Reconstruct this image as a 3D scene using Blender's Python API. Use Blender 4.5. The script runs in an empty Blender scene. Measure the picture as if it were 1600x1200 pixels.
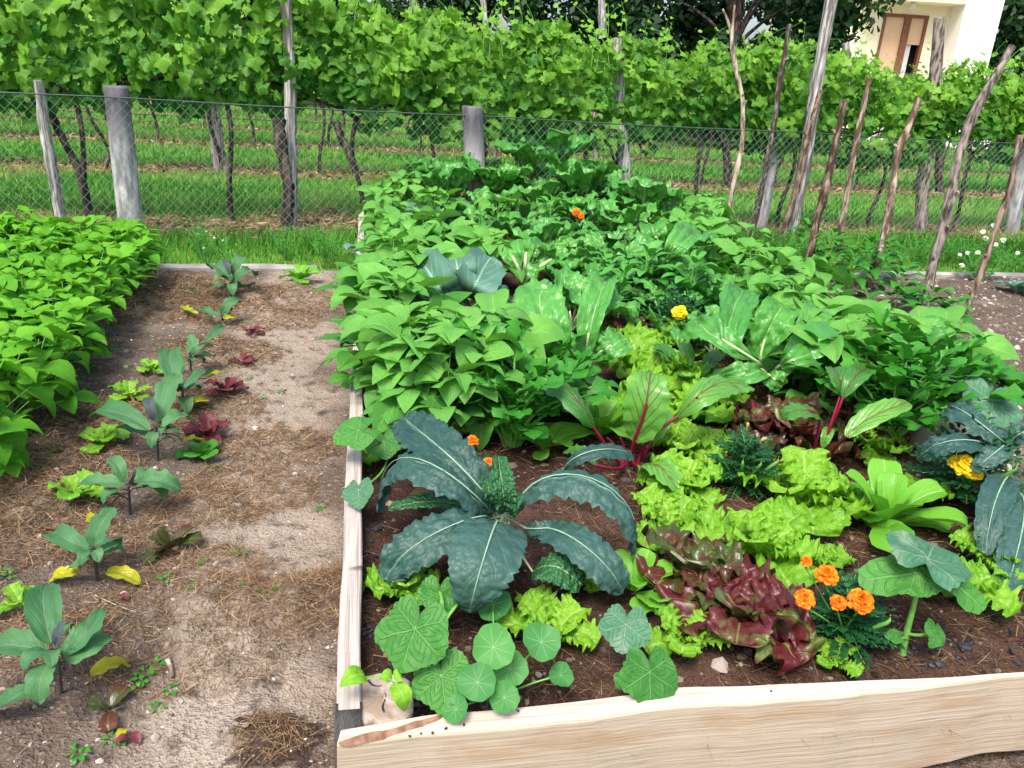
import bpy, math, random
import numpy as np
from mathutils import Vector, Matrix

rng = np.random.default_rng(7)
random.seed(7)
SC = bpy.context.scene
COL = SC.collection
PI = math.pi
FPX, EYE = 1244.0, 1.55
RM = np.array((Matrix.Rotation(math.radians(69), 3, 'X') @ Matrix.Rotation(math.radians(3.8), 3, 'Z')))
CAMP = np.array([0.0, 0.0, EYE])


def ray(px, py):
    return RM @ np.array([(px - 800) / FPX, -(py - 600) / FPX, -1.0])


def at(px, py, z=0.0):
    d = ray(px, py)
    return CAMP + d * ((z - EYE) / d[2])


def aty(px, py, Y):
    d = ray(px, py)
    return CAMP + d * (Y / d[1])


def nrm(v):
    v = np.asarray(v, float)
    return v / (np.linalg.norm(v, axis=-1, keepdims=True) + 1e-12)


def _h(i, j, s):
    x = np.sin(i * 127.1 + j * 311.7 + s * 74.7) * 43758.5453
    return x - np.floor(x)


def vn(x, y, s=0):
    x = np.asarray(x, float); y = np.asarray(y, float)
    i = np.floor(x); j = np.floor(y); f = x - i; g = y - j
    f = f * f * (3 - 2 * f); g = g * g * (3 - 2 * g)
    a = _h(i, j, s) * (1 - f) + _h(i + 1, j, s) * f
    b = _h(i, j + 1, s) * (1 - f) + _h(i + 1, j + 1, s) * f
    return (a * (1 - g) + b * g) * 2 - 1


def fbm(x, y, s=0, o=4):
    r = 0; a = 1.0
    for k in range(o):
        r = r + a * vn(x * 2 ** k, y * 2 ** k, s + k * 3.1); a *= 0.5
    return r


class MB:
    """collects faces; build() links them as one mesh object"""
    def __init__(self):
        self.v = []; self.q = []; self.t = []; self.uv = []; self.c = []; self.mq = []; self.mt = []; self.n = 0

    def add(self, V, Q=None, T=None, uv=None, tint=0.5, mat=0):
        V = np.asarray(V, float).reshape(-1, 3); k = len(V)
        self.v.append(V)
        self.uv.append(np.zeros((k, 2)) if uv is None else np.asarray(uv, float).reshape(-1, 2))
        self.c.append(np.broadcast_to(np.asarray(tint, float), (k,)).copy())
        if Q is not None and len(Q):
            Q = np.asarray(Q, int) + self.n; self.q.append(Q); self.mq.append(np.full(len(Q), mat))
        if T is not None and len(T):
            T = np.asarray(T, int) + self.n; self.t.append(T); self.mt.append(np.full(len(T), mat))
        self.n += k

    def mesh(self, name, mats, off=None, smooth=True):
        me = bpy.data.meshes.new(name)
        V = np.concatenate(self.v)
        if off is not None: V = V - np.asarray(off, float)
        Q = np.concatenate(self.q) if self.q else np.zeros((0, 4), int)
        T = np.concatenate(self.t) if self.t else np.zeros((0, 3), int)
        loops = np.concatenate([Q.ravel(), T.ravel()])
        nq, nt = len(Q), len(T)
        st = np.concatenate([np.arange(nq) * 4, nq * 4 + np.arange(nt) * 3])
        tot = np.concatenate([np.full(nq, 4), np.full(nt, 3)])
        me.vertices.add(len(V)); me.vertices.foreach_set('co', V.ravel().astype(np.float32))
        me.loops.add(len(loops)); me.loops.foreach_set('vertex_index', loops.astype(np.int32))
        me.polygons.add(nq + nt)
        me.polygons.foreach_set('loop_start', st.astype(np.int32))
        me.polygons.foreach_set('loop_total', tot.astype(np.int32))
        mi = np.concatenate((self.mq + self.mt) or [np.zeros(0)]).astype(np.int32) if (self.mq or self.mt) else None
        # materials were appended quads first, then tris
        mi = np.concatenate([np.concatenate(self.mq) if self.mq else np.zeros(0), np.concatenate(self.mt) if self.mt else np.zeros(0)]).astype(np.int32)
        me.polygons.foreach_set('material_index', mi)
        me.polygons.foreach_set('use_smooth', np.full(nq + nt, smooth))
        uvl = me.uv_layers.new(name='UVMap')
        UV = np.concatenate(self.uv)[loops]
        uvl.data.foreach_set('uv', UV.ravel().astype(np.float32))
        at_ = me.attributes.new('tint', 'FLOAT', 'POINT')
        at_.data.foreach_set('value', np.concatenate(self.c).astype(np.float32))
        for m in (mats if isinstance(mats, (list, tuple)) else [mats]): me.materials.append(m)
        me.update(calc_edges=True)
        return me

    def build(self, name, mats, parent=None, off=None, smooth=True):
        o = bpy.data.objects.new(name, self.mesh(name, mats, off, smooth)); COL.objects.link(o)
        if parent is not None: o.parent = parent
        return o


def tag(o, label=None, cat=None, group=None, kind=None):
    if label: o['label'] = label
    if cat: o['category'] = cat
    if group: o['group'] = group
    if kind: o['kind'] = kind
    return o


def thing(name, label, cat, loc=(0, 0, 0), group=None, rz=0.0):
    o = bpy.data.objects.new(name, None); COL.objects.link(o)
    o.empty_display_size = 0.05
    o.location = [float(x) for x in loc]; o.rotation_euler.z = rz
    return tag(o, label, cat, group)


def copy_tree(o, parent=None):
    c = o.copy(); COL.objects.link(c)
    c.parent = parent
    for ch in list(o.children): copy_tree(ch, c)
    return c


def kill(o):
    for ch in list(o.children): kill(ch)
    bpy.data.objects.remove(o)


def curve(P, n):
    """smooth curve through 2 to 5 points"""
    P = np.asarray(P, float)
    d = np.concatenate([[0], np.cumsum(np.linalg.norm(np.diff(P, axis=0), axis=1))]); d = d / d[-1]
    t = np.linspace(0, 1, n)
    if len(P) <= 4:
        R = 0
        for i in range(len(P)):
            L = np.ones(n)
            for j in range(len(P)):
                if j != i: L = L * (t - d[j]) / (d[i] - d[j])
            R = R + L[:, None] * P[i]
        return R
    # Catmull-Rom
    out = []
    Pe = np.vstack([2 * P[0] - P[1], P, 2 * P[-1] - P[-2]])
    for tt in t:
        k = min(np.searchsorted(d, tt, side='right') - 1, len(P) - 2); k = max(k, 0)
        u = (tt - d[k]) / (d[k + 1] - d[k]); a, b, c, e = Pe[k:k + 4]
        out.append(0.5 * (2 * b + (c - a) * u + (2 * a - 5 * b + 4 * c - e) * u * u + (3 * b - a - 3 * c + e) * u ** 3))
    return np.array(out)


def grid_faces(nr, nc, wrap=False):
    i, j = np.meshgrid(np.arange(nr - 1), np.arange(nc if wrap else nc - 1), indexing='ij')
    i = i.ravel(); j = j.ravel(); k = (j + 1) % nc
    return np.stack([i * nc + j, i * nc + k, (i + 1) * nc + k, (i + 1) * nc + j], 1)


def tube(mb, P, r, n=8, m=6, tint=0.5, mat=0, rough=0.0, cap=True, straight=False, flat=1.0):
    """tapered tube through points P; r scalar, pair or per-point list"""
    P = np.asarray(P, float)
    S = P if straight else curve(P, n)
    n = len(S)
    r = np.atleast_1d(np.asarray(r, float))
    rr = np.interp(np.linspace(0, 1, n), np.linspace(0, 1, len(r)), r) if len(r) > 1 else np.full(n, r[0])
    T = nrm(np.gradient(S, axis=0))
    ref = np.array([0, 0, 1.0]) if abs(T[0, 2]) < 0.8 else np.array([1.0, 0, 0])
    A = nrm(np.cross(T, ref)); B = np.cross(T, A)
    th = np.arange(m) / m * 2 * PI
    V = S[:, None] + rr[:, None, None] * (np.cos(th)[None, :, None] * A[:, None] + flat * np.sin(th)[None, :, None] * B[:, None])
    if rough:
        V = V + rng.normal(0, 1, V.shape) * rough * rr[:, None, None]
    uv = np.stack(np.meshgrid(np.linspace(0, 1, n), th / (2 * PI), indexing='ij'), -1)
    mb.add(V.reshape(-1, 3), grid_faces(n, m, True), uv=uv, tint=tint, mat=mat)
    if cap:
        for e in (0, n - 1):
            ring = V[e]; c = S[e] + T[e] * rr[e] * (0.15 if e else -0.15)
            W = np.vstack([ring, c[None]])
            tr = np.array([[k, (k + 1) % m, m] for k in range(m)])
            if not e: tr = tr[:, ::-1]
            mb.add(W, T=tr, uv=np.full((m + 1, 2), 0.99 if e else 0.01), tint=tint, mat=mat)


def box(mb, lo, hi, tint=0.5, mat=0):
    x0, y0, z0 = lo; x1, y1, z1 = hi
    V = [(x0, y0, z0), (x1, y0, z0), (x1, y1, z0), (x0, y1, z0), (x0, y0, z1), (x1, y0, z1), (x1, y1, z1), (x0, y1, z1)]
    mb.add(V, [(0, 3, 2, 1), (4, 5, 6, 7), (0, 1, 5, 4), (1, 2, 6, 5), (2, 3, 7, 6), (3, 0, 4, 7)], tint=tint, mat=mat)


def leaf(mb, P, W, a=0.5, b=0.6, nt=10, ns=6, face=(0, -0.2, 1), fold=0.15, cup=0.0, ruf=0.0, rf=5, blis=0.0, bf=(7, 4),
         ser=0.0, sf=14, tw=0.0, tint=None, mat=0, droop=0.0, rs=None, rexp=1.7):
    """a leaf blade: its spine runs through P, half width W, width profile t^a (1-t)^b"""
    rs = rs or rng
    t = np.linspace(0, 1, nt + 1); t = .35 * t + .65 * (.5 - .5 * np.cos(PI * t))
    S0 = curve(P, 60); S = np.stack([np.interp(t, np.linspace(0, 1, 60), S0[:, q]) for q in range(3)], 1)
    T0 = np.gradient(S0, axis=0); T = nrm(np.stack([np.interp(t, np.linspace(0, 1, 60), T0[:, q]) for q in range(3)], 1))
    sd = np.cross(S[-1] - S[0], np.asarray(face, float))
    if np.linalg.norm(sd) < 1e-6: sd = np.array([1.0, 0, 0])
    sd = nrm(sd)[None].repeat(nt + 1, 0)
    sd = nrm(sd - (sd * T).sum(1, keepdims=True) * T)
    N = np.cross(sd, T)
    if tw:
        an = tw * t
        sd, N = sd * np.cos(an)[:, None] + N * np.sin(an)[:, None], N * np.cos(an)[:, None] - sd * np.sin(an)[:, None]
    pk = (a / (a + b)) ** a * (b / (a + b)) ** b
    w = W * (t ** a) * ((1 - t) ** b) / pk
    s = np.linspace(-1, 1, ns + 1)
    tt, ss = np.meshgrid(t, s, indexing='ij')
    ab = np.abs(ss); ww = w[:, None] * np.ones_like(ss)
    if ser:
        x = tt * sf + rs.uniform(); tooth = 1 - np.abs((x - np.floor(x)) * 2 - 1)
        ww = ww * (1 + ser * (tooth - 0.5) * ab ** 2 * 2)
    ph = np.where(ss > 0, rs.uniform(0, 6.28), rs.uniform(0, 6.28))
    lat = ss * ww * math.cos(fold); nor = ab * ww * math.sin(fold) + cup * ss * ss * ww
    if ruf:
        win = np.clip(tt * 4, 0, 1)
        wob = np.sin(2 * PI * rf * tt + ph + 1.5 * np.sin(5 * tt + ph)) + 0.5 * np.sin(2 * PI * rf * 2.3 * tt + 2 * ph)
        nor = nor + ruf * W * ab ** rexp * win * wob
        lat = lat + np.sign(ss) * ruf * W * 0.45 * ab ** (rexp + .3) * win * np.cos(2 * PI * rf * 1.7 * tt + 1.3 * ph)
    if blis:
        k = rs.uniform(0, 50)
        nor = nor + blis * W * (vn(tt * bf[0] + k, ss * bf[1] + k, 3) - 0.6 * (1 - ab) ** 3) * np.minimum(1, (ww / W) * 1.5)
    if droop: nor = nor - droop * ss * ss * ww
    V = S[:, None] + lat[..., None] * sd[:, None] + nor[..., None] * N[:, None]
    if tint is None: tint = rs.uniform(0.15, 0.85)
    mb.add(V.reshape(-1, 3), grid_faces(nt + 1, ns + 1), uv=np.stack([tt, ss * 0.5 + 0.5], -1), tint=tint, mat=mat)
    return S


def disk_leaf(mb, c, nor, tip, R, kind='round', nth=36, nr=5, cup=0.0, rip=0.0, nrip=7, sag=0.0, tint=None, mat=0, rs=None, bump=0.0):
    """a peltate or palmate leaf round the end of its stalk"""
    rs = rs or rng
    nor = nrm(nor); tip = np.asarray(tip, float); tip = nrm(tip - tip.dot(nor) * nor); side = np.cross(nor, tip)
    th = np.linspace(-PI, PI, nth + 1)
    if kind == 'cucumber':
        rad = 0.88 + 0.075 * np.cos(5 * th) * (0.6 + 0.4 * np.cos(th)) + 0.08 * np.cos(th)
        rad = rad * (1 - 0.62 * np.exp(-((np.abs(th) - PI) / 0.28) ** 2)) + 0.022 * np.sin(23 * th) + 0.014 * np.sin(37 * th + 1) + 0.03 * np.sin(3 * th + rs.uniform(0, 6))
    elif kind == 'vine':
        q5 = th / (2 * PI / 5); tri = 1 - 2 * np.abs(q5 - np.round(q5))
        rad = 0.66 + 0.36 * tri ** 1.1 + 0.08 * np.cos(th) + rs.uniform(-.03, .08)
        rad = rad * (1 - 0.7 * np.exp(-((np.abs(th) - PI) / 0.30) ** 2)) + 0.045 * rs.uniform(-1, 1, nth + 1)
    elif kind == 'heart':
        rad = 0.62 + 0.38 * np.exp(-(th / 0.55) ** 2) + 0.08 * np.cos(2 * th)
        rad = rad * (1 - 0.6 * np.exp(-((np.abs(th) - PI) / 0.35) ** 2)) + 0.02 * np.sin(23 * th)
    else:
        rad = 0.95 + 0.025 * np.cos(9 * th) + 0.04 * np.sin(3 * th + rs.uniform(0, 6)) + 0.03 * np.sin(2 * th + rs.uniform(0, 6))
    r = np.linspace(0, 1, nr + 1)
    rr, tt = np.meshgrid(r, th, indexing='ij')
    q = rr * rad[None]
    k = rs.uniform(0, 6)
    h = cup * rr ** 2 + rip * rr ** 2 * np.sin(nrip * tt + k) - sag * (q * np.maximum(0, np.cos(tt))) ** 2
    if bump: h = h + bump * vn(q * np.cos(tt) * 5 + k, q * np.sin(tt) * 5 + k, 5) * (rr > 0.01)
    V = np.asarray(c, float) + R * (q[..., None] * (np.cos(tt)[..., None] * tip + np.sin(tt)[..., None] * side) + h[..., None] * nor)
    if tint is None: tint = rs.uniform(0.15, 0.85)
    mb.add(V.reshape(-1, 3), grid_faces(nr + 1, nth + 1), uv=np.stack([tt / (2 * PI) + 0.5, rr], -1), tint=tint, mat=mat)


def blades(mb, P, D, L, W, tint, bend=0.3, mat=0, up=(0, 0, 1)):
    """many thin blades at once: roots P, directions D, lengths L, half widths W"""
    n = len(P); D = nrm(D)
    rv = rng.normal(0, 1, (n, 3)); sd = nrm(np.cross(D, rv))
    bd = nrm(np.cross(D, sd)) * (np.asarray(bend) * rng.uniform(-1, 1, n))[:, None]
    m = P + D * (L * 0.5)[:, None] + bd * (L * 0.25)[:, None]
    e = P + D * L[:, None] + bd * L[:, None]
    w = sd * np.asarray(W)[:, None]
    V = np.stack([P - w, P + w, m - w * 0.8, m + w * 0.8, e - w * 0.15, e + w * 0.15], 1)
    b = (np.arange(n) * 6)[:, None]
    Q = np.concatenate([b + np.array([[0, 1, 3, 2]]), b + np.array([[2, 3, 5, 4]])])
    uv = np.tile(np.array([[0, 0], [0, 1], [.5, 0], [.5, 1], [1, 0], [1, 1.0]]), (n, 1))
    mb.add(V.reshape(-1, 3), Q, uv=uv, tint=np.repeat(np.asarray(tint, float), 6), mat=mat)


_ico = None


def rocks(mb, P, R, tint, squash=0.6, mat=0):
    """many small angular lumps at once"""
    g = (1 + 5 ** .5) / 2
    B = nrm(np.array([(-1, g, 0), (1, g, 0), (-1, -g, 0), (1, -g, 0), (0, -1, g), (0, 1, g), (0, -1, -g), (0, 1, -g), (g, 0, -1), (g, 0, 1), (-g, 0, -1), (-g, 0, 1)], float))
    Fc = np.array([(0, 11, 5), (0, 5, 1), (0, 1, 7), (0, 7, 10), (0, 10, 11), (1, 5, 9), (5, 11, 4), (11, 10, 2), (10, 7, 6), (7, 1, 8), (3, 9, 4), (3, 4, 2), (3, 2, 6), (3, 6, 8), (3, 8, 9), (4, 9, 5), (2, 4, 11), (6, 2, 10), (8, 6, 7), (9, 8, 1)])
    n = len(P)
    sc = np.stack([rng.uniform(0.7, 1.3, n), rng.uniform(0.6, 1.1, n), rng.uniform(0.4, 1, n) * squash / 0.6], 1)
    V = B[None] * (1 + rng.normal(0, 0.16, (n, 12, 1))) * sc[:, None]
    a = rng.uniform(0, 6.28, n); ca, sa = np.cos(a)[:, None], np.sin(a)[:, None]
    X = V[..., 0] * ca - V[..., 1] * sa; Y = V[..., 0] * sa + V[..., 1] * ca
    V = np.stack([X, Y, V[..., 2]], -1) * np.asarray(R)[:, None, None] + P[:, None]
    T = (Fc[None] + (np.arange(n) * 12)[:, None, None]).reshape(-1, 3)
    mb.add(V.reshape(-1, 3), T=T, tint=np.repeat(np.asarray(tint, float), 12), mat=mat)
# ------------------------------------------------------------------ materials
class NT:
    def __init__(self, name):
        self.m = bpy.data.materials.new(name); self.m.use_nodes = True
        self.t = self.m.node_tree; self.t.nodes.clear()
        self.out = self.t.nodes.new('ShaderNodeOutputMaterial')

    def n(self, typ, **kw):
        o = self.t.nodes.new(typ)
        for k, v in kw.items(): setattr(o, k, v)
        return o

    def set(self, sock, v):
        if isinstance(v, bpy.types.NodeSocket): self.t.links.new(v, sock)
        elif isinstance(v, tuple) and len(v) == 3 and sock.type == 'RGBA': sock.default_value = (*v, 1)
        else: sock.default_value = v

    def math(self, op, a, b=None, c=None, clamp=False):
        o = self.n('ShaderNodeMath', operation=op); o.use_clamp = clamp
        self.set(o.inputs[0], a)
        if b is not None: self.set(o.inputs[1], b)
        if c is not None: self.set(o.inputs[2], c)
        return o.outputs[0]

    def mix(self, f, a, b, mode='MIX'):
        o = self.n('ShaderNodeMix', data_type='RGBA', blend_type=mode)
        self.set(o.inputs[0], f); self.set(o.inputs[6], a); self.set(o.inputs[7], b)
        return o.outputs[2]

    def step(self, x, lo, hi):
        o = self.n('ShaderNodeMapRange', interpolation_type='SMOOTHSTEP')
        self.set(o.inputs[0], x); o.inputs[1].default_value = lo; o.inputs[2].default_value = hi
        return o.outputs[0]

    def noise(self, scale, detail=3, vec=None, rough=0.5, dist=0.0):
        o = self.n('ShaderNodeTexNoise'); o.inputs['Scale'].default_value = scale; o.inputs['Detail'].default_value = detail
        o.inputs['Roughness'].default_value = rough; o.inputs['Distortion'].default_value = dist
        if vec is not None: self.set(o.inputs['Vector'], vec)
        return o.outputs[0]

    def voro(self, scale, vec=None, feature='F1'):
        o = self.n('ShaderNodeTexVoronoi', feature=feature); o.inputs['Scale'].default_value = scale
        if vec is not None: self.set(o.inputs['Vector'], vec)
        return o.outputs[0]

    def obj(self):
        return self.n('ShaderNodeTexCoord').outputs['Object']

    def mapped(self, scale, vec=None):
        o = self.n('ShaderNodeMapping'); o.inputs['Scale'].default_value = scale
        self.set(o.inputs['Vector'], vec if vec is not None else self.obj())
        return o.outputs[0]

    def attr(self, name):
        return self.n('ShaderNodeAttribute', attribute_name=name).outputs['Fac']

    def bump(self, h, strength, dist=0.01):
        o = self.n('ShaderNodeBump'); o.inputs['Strength'].default_value = strength; o.inputs['Distance'].default_value = dist
        self.set(o.inputs['Height'], h)
        return o.outputs[0]

    def bsdf(self, col, rough=0.6, spec=0.3, normal=None, metal=0.0):
        o = self.n('ShaderNodeBsdfPrincipled')
        self.set(o.inputs['Base Color'], col); self.set(o.inputs['Roughness'], rough)
        o.inputs['Specular IOR Level'].default_value = spec; o.inputs['Metallic'].default_value = metal
        if normal is not None: self.set(o.inputs['Normal'], normal)
        return o.outputs[0]

    def done(self, sh):
        self.t.links.new(sh, self.out.inputs[0]); return self.m


def leaf_mat(name, c1, c2, vein=None, kind='pinnate', nv=7, slant=0.45, vw=0.03, vs=0.7, ls=0.5, rough=0.42, spec=0.35, trans=0.3,
             bump=0.5, bs=60, vb=0, edge=None, blot=None, blots=(0.5, 0.65), bscale=14):
    k = NT(name)
    ob = k.obj()
    tint = k.attr('tint')
    col = k.mix(tint, c1, c2)
    nz = k.noise(9, 2, ob)
    col = k.mix(k.math('MULTIPLY', nz, 0.55), col, tuple(x * 0.55 for x in c1))
    h = k.noise(bs, 2, ob)
    uv = k.n('ShaderNodeTexCoord').outputs['UV']
    sp = k.n('ShaderNodeSeparateXYZ'); k.set(sp.inputs[0], uv)
    u, v = sp.outputs[0], sp.outputs[1]
    if blot:
        bn = k.noise(bscale, 3, ob)
        col = k.mix(k.step(bn, *blots), col, blot)
    if vein:
        if kind == 'pinnate':
            s = k.math('ABSOLUTE', k.math('MULTIPLY_ADD', v, 2.0, -1.0))
            mid = k.math('SUBTRACT', 1.0, k.step(s, vw * 0.6, vw * 1.8))
            wob = k.math('MULTIPLY', k.math('SUBTRACT', nz, 0.5), 0.12)
            x = k.math('FRACT', k.math('MULTIPLY', k.math('ADD', k.math('SUBTRACT', u, k.math('MULTIPLY', s, slant)), wob), float(nv)))
            d = k.math('ABSOLUTE', k.math('SUBTRACT', x, 0.5))
            lat = k.math('MULTIPLY', k.math('SUBTRACT', 1.0, k.step(d, 0.02, 0.09)), k.math('SUBTRACT', 1.0, k.step(s, 0.4, 0.95)))
        else:
            x = k.math('FRACT', k.math('MULTIPLY_ADD', u, float(nv), 0.5))
            d = k.math('MULTIPLY', k.math('ABSOLUTE', k.math('SUBTRACT', x, 0.5)), v)
            mid = k.math('MULTIPLY', k.math('SUBTRACT', 1.0, k.step(d, vw, vw * 2.4)), k.math('SUBTRACT', 1.0, k.step(v, 0.7, 1.0)))
            y = k.math('FRACT', k.math('MULTIPLY', k.math('SUBTRACT', v, k.math('ABSOLUTE', k.math('SUBTRACT', x, 0.5))), 4.0))
            lat = k.math('SUBTRACT', 1.0, k.step(k.math('ABSOLUTE', k.math('SUBTRACT', y, 0.5)), 0.03, 0.12))
        vf = k.math('MAXIMUM', k.math('MULTIPLY', mid, vs), k.math('MULTIPLY', lat, vs * ls))
        col = k.mix(vf, col, vein)
        h = k.math('SUBTRACT', h, k.math('MULTIPLY', k.math('MAXIMUM', mid, lat), 0.9))
    if edge and kind == 'pinnate':
        s2 = k.math('ABSOLUTE', k.math('MULTIPLY_ADD', v, 2.0, -1.0))
        mx = k.math('MAXIMUM', s2, u)
        col = k.mix(k.math('MULTIPLY', k.step(mx, 0.5, 0.95), k.math('MULTIPLY_ADD', nz, 1.0, 0.4), clamp=True), col, edge)
    if vb: h = k.math('ADD', k.math('MULTIPLY', h, 0.5), k.math('MULTIPLY', k.math('POWER', k.voro(vb, ob), 1.3), -1.6))
    nb = k.bump(h, bump, 0.004 if not vb else 0.007)
    sh = k.bsdf(col, rough, spec, nb)
    if trans:
        tr = k.n('ShaderNodeBsdfTranslucent')
        k.set(tr.inputs[0], k.mix(1.0, col, (1.0, 1.0, 0.55), 'MULTIPLY')); k.set(tr.inputs['Normal'], nb)
        mx = k.n('ShaderNodeMixShader'); mx.inputs[0].default_value = trans
        k.t.links.new(sh, mx.inputs[1]); k.t.links.new(tr.outputs[0], mx.inputs[2]); sh = mx.outputs[0]
    return k.done(sh)


def plain_mat(name, c1, c2, scale=20, rough=0.8, spec=0.2, bump=0.4, stretch=(1, 1, 1), trans=0.0, bdist=0.005, detail=4, lohi=(.3, .7)):
    k = NT(name)
    vec = k.mapped(stretch)
    nz = k.noise(scale, detail, vec)
    col = k.mix(k.step(k.math('ADD', k.math('MULTIPLY', nz, 0.7), k.math('MULTIPLY', k.attr('tint'), 0.3)), *lohi), c1, c2)
    sh = k.bsdf(col, rough, spec, k.bump(nz, bump, bdist) if bump else None)
    if trans:
        tr = k.n('ShaderNodeBsdfTranslucent'); k.set(tr.inputs[0], col)
        mx = k.n('ShaderNodeMixShader'); mx.inputs[0].default_value = trans
        k.t.links.new(sh, mx.inputs[1]); k.t.links.new(tr.outputs[0], mx.inputs[2]); sh = mx.outputs[0]
    return k.done(sh)


def tint_mat(name, cols, rough=0.8, spec=0.2, trans=0.0):
    """colour picked along a ramp by the per-piece tint"""
    k = NT(name)
    r = k.n('ShaderNodeValToRGB'); k.set(r.inputs[0], k.attr('tint'))
    e = r.color_ramp.elements
    for i, c in enumerate(cols):
        p = i / (len(cols) - 1)
        el = e[i] if i < 2 else e.new(p)
        el.position = p; el.color = (*c, 1)
    col = r.outputs[0]
    sh = k.bsdf(col, rough, spec)
    if trans:
        tr = k.n('ShaderNodeBsdfTranslucent'); k.set(tr.inputs[0], col)
        mx = k.n('ShaderNodeMixShader'); mx.inputs[0].default_value = trans
        k.t.links.new(sh, mx.inputs[1]); k.t.links.new(tr.outputs[0], mx.inputs[2]); sh = mx.outputs[0]
    return k.done(sh)


def soil_mat(name, dry, wet, fine=1.0):
    k = NT(name)
    ob = k.obj()
    big = k.noise(1.6, 4, ob); mid = k.noise(14, 5, ob); fin = k.noise(90, 4, ob); grain = k.voro(140, ob)
    col = k.mix(k.step(k.math('ADD', k.math('MULTIPLY', k.attr('tint'), 1.0), k.math('MULTIPLY', k.math('SUBTRACT', big, 0.5), 0.6)), 0.25, 0.85), wet, dry)
    col = k.mix(k.step(mid, 0.5, 0.75), col, tuple(x * 0.62 for x in wet))
    col = k.mix(k.math('MULTIPLY', k.step(fin, 0.52, 0.75), 0.4), col, tuple(min(1, x * 1.5) for x in dry))
    col = k.mix(k.math('MULTIPLY', k.step(fin, 0.48, 0.25), 0.4), col, tuple(x * 0.5 for x in wet))
    col = k.mix(k.step(k.attr('tint'), -.15, -.5), col, (0.060, 0.044, 0.036))
    h = k.math('ADD', k.math('MULTIPLY', mid, 1.5), k.math('ADD', fin, k.math('MULTIPLY', grain, 0.3)))
    return k.done(k.bsdf(col, 0.95, 0.1, k.bump(h, 1.0, 0.016 * fine)))


def wood_mat(name, base, dark, axis=0, scale=6, rough=0.75, stain=None, ang=11.3):
    k = NT(name)
    rot = k.n('ShaderNodeMapping'); rot.inputs['Rotation'].default_value = (0, 0, -math.radians(ang)); k.set(rot.inputs['Vector'], k.obj()); rv = rot.outputs[0]
    st = [22, 22, 22]; st[axis] = 0.35
    g = k.noise(scale, 6, k.mapped(tuple(st), rv), 0.6, 0.15)
    big = k.noise(2.2, 4, k.mapped((1.1, 1.6, 5), rv), 0.55, 0.6)
    col = k.mix(k.step(g, 0.42, 0.72), base, dark)
    col = k.mix(k.math('MULTIPLY', k.step(big, 0.5, 0.72), 0.75), col, stain or dark)
    ks = k.noise(3.2, 2, k.mapped((1, 2.4, 2.4), rv))
    saw = k.noise(9, 2, k.mapped((14, 2, .6) if axis == 0 else (2, 14, .6), rv))
    col = k.mix(k.math('MULTIPLY', k.step(saw, .5, .75), .14), col, dark)
    col = k.mix(k.step(ks, 0.70, 0.76), col, tuple(x * 0.3 for x in dark))
    return k.done(k.bsdf(col, rough, 0.25, k.bump(k.math('ADD', g, k.math('MULTIPLY', big, 0.4)), 0.5, 0.006)))


G = {}
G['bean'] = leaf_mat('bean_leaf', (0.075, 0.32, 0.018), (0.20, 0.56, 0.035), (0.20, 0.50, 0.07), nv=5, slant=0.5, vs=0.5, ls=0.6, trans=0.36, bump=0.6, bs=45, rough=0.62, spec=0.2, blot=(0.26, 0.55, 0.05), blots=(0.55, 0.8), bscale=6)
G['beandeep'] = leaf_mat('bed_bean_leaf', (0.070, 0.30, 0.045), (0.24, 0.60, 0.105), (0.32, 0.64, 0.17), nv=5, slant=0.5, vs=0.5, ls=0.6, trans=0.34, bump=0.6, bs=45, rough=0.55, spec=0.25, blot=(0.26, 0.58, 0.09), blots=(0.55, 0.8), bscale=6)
G['kale'] = leaf_mat('kale_leaf', (0.018, 0.068, 0.054), (0.056, 0.135, 0.108), (0.20, 0.36, 0.27), nv=6, slant=0.35, vw=0.022, vs=0.6, ls=0.14, trans=0.06, bump=0.32, bs=45, vb=60, rough=0.5, spec=0.4)
G['kalegreen'] = leaf_mat('kale_leaf_green', (0.03, 0.14, 0.05), (0.05, 0.20, 0.07), (0.30, 0.50, 0.25), nv=7, slant=0.35, vw=0.04, vs=0.7, ls=0.3, trans=0.15, bump=0.8, bs=55, vb=90)
G['cabbage'] = leaf_mat('cabbage_leaf', (0.075, 0.20, 0.135), (0.13, 0.29, 0.20), (0.33, 0.52, 0.40), nv=5, slant=0.55, vw=0.035, vs=0.7, ls=0.6, trans=0.12, bump=0.4, bs=25, rough=0.55)
G['chard'] = leaf_mat('chard_leaf', (0.060, 0.28, 0.045), (0.15, 0.46, 0.085), (0.34, 0.54, 0.24), nv=6, slant=0.4, vw=0.026, vs=0.6, ls=0.14, trans=0.18, bump=0.5, bs=26, vb=26, rough=0.33, spec=0.45)
G['chardlight'] = leaf_mat('chard_leaf_light', (0.075, 0.32, 0.045), (0.13, 0.42, 0.06), (0.42, 0.62, 0.28), nv=7, slant=0.35, vw=0.03, vs=0.6, ls=0.2, trans=0.22, bump=0.5, bs=26, vb=28, rough=0.34, spec=0.45)
G['beet'] = leaf_mat('beet_leaf', (0.10, 0.34, 0.045), (0.20, 0.48, 0.075), (0.19, 0.045, 0.05), nv=6, slant=0.5, vw=0.035, vs=0.9, ls=0.75, trans=0.25, bump=0.8, bs=30, rough=0.32, spec=0.5)
G['beetdark'] = leaf_mat('beet_leaf_dark', (0.04, 0.2, 0.03), (0.08, 0.28, 0.04), (0.15, 0.03, 0.04), nv=6, slant=0.5, vw=0.04, vs=0.9, ls=0.8, trans=0.2, bump=0.7, bs=30, rough=0.32, spec=0.5)
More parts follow.
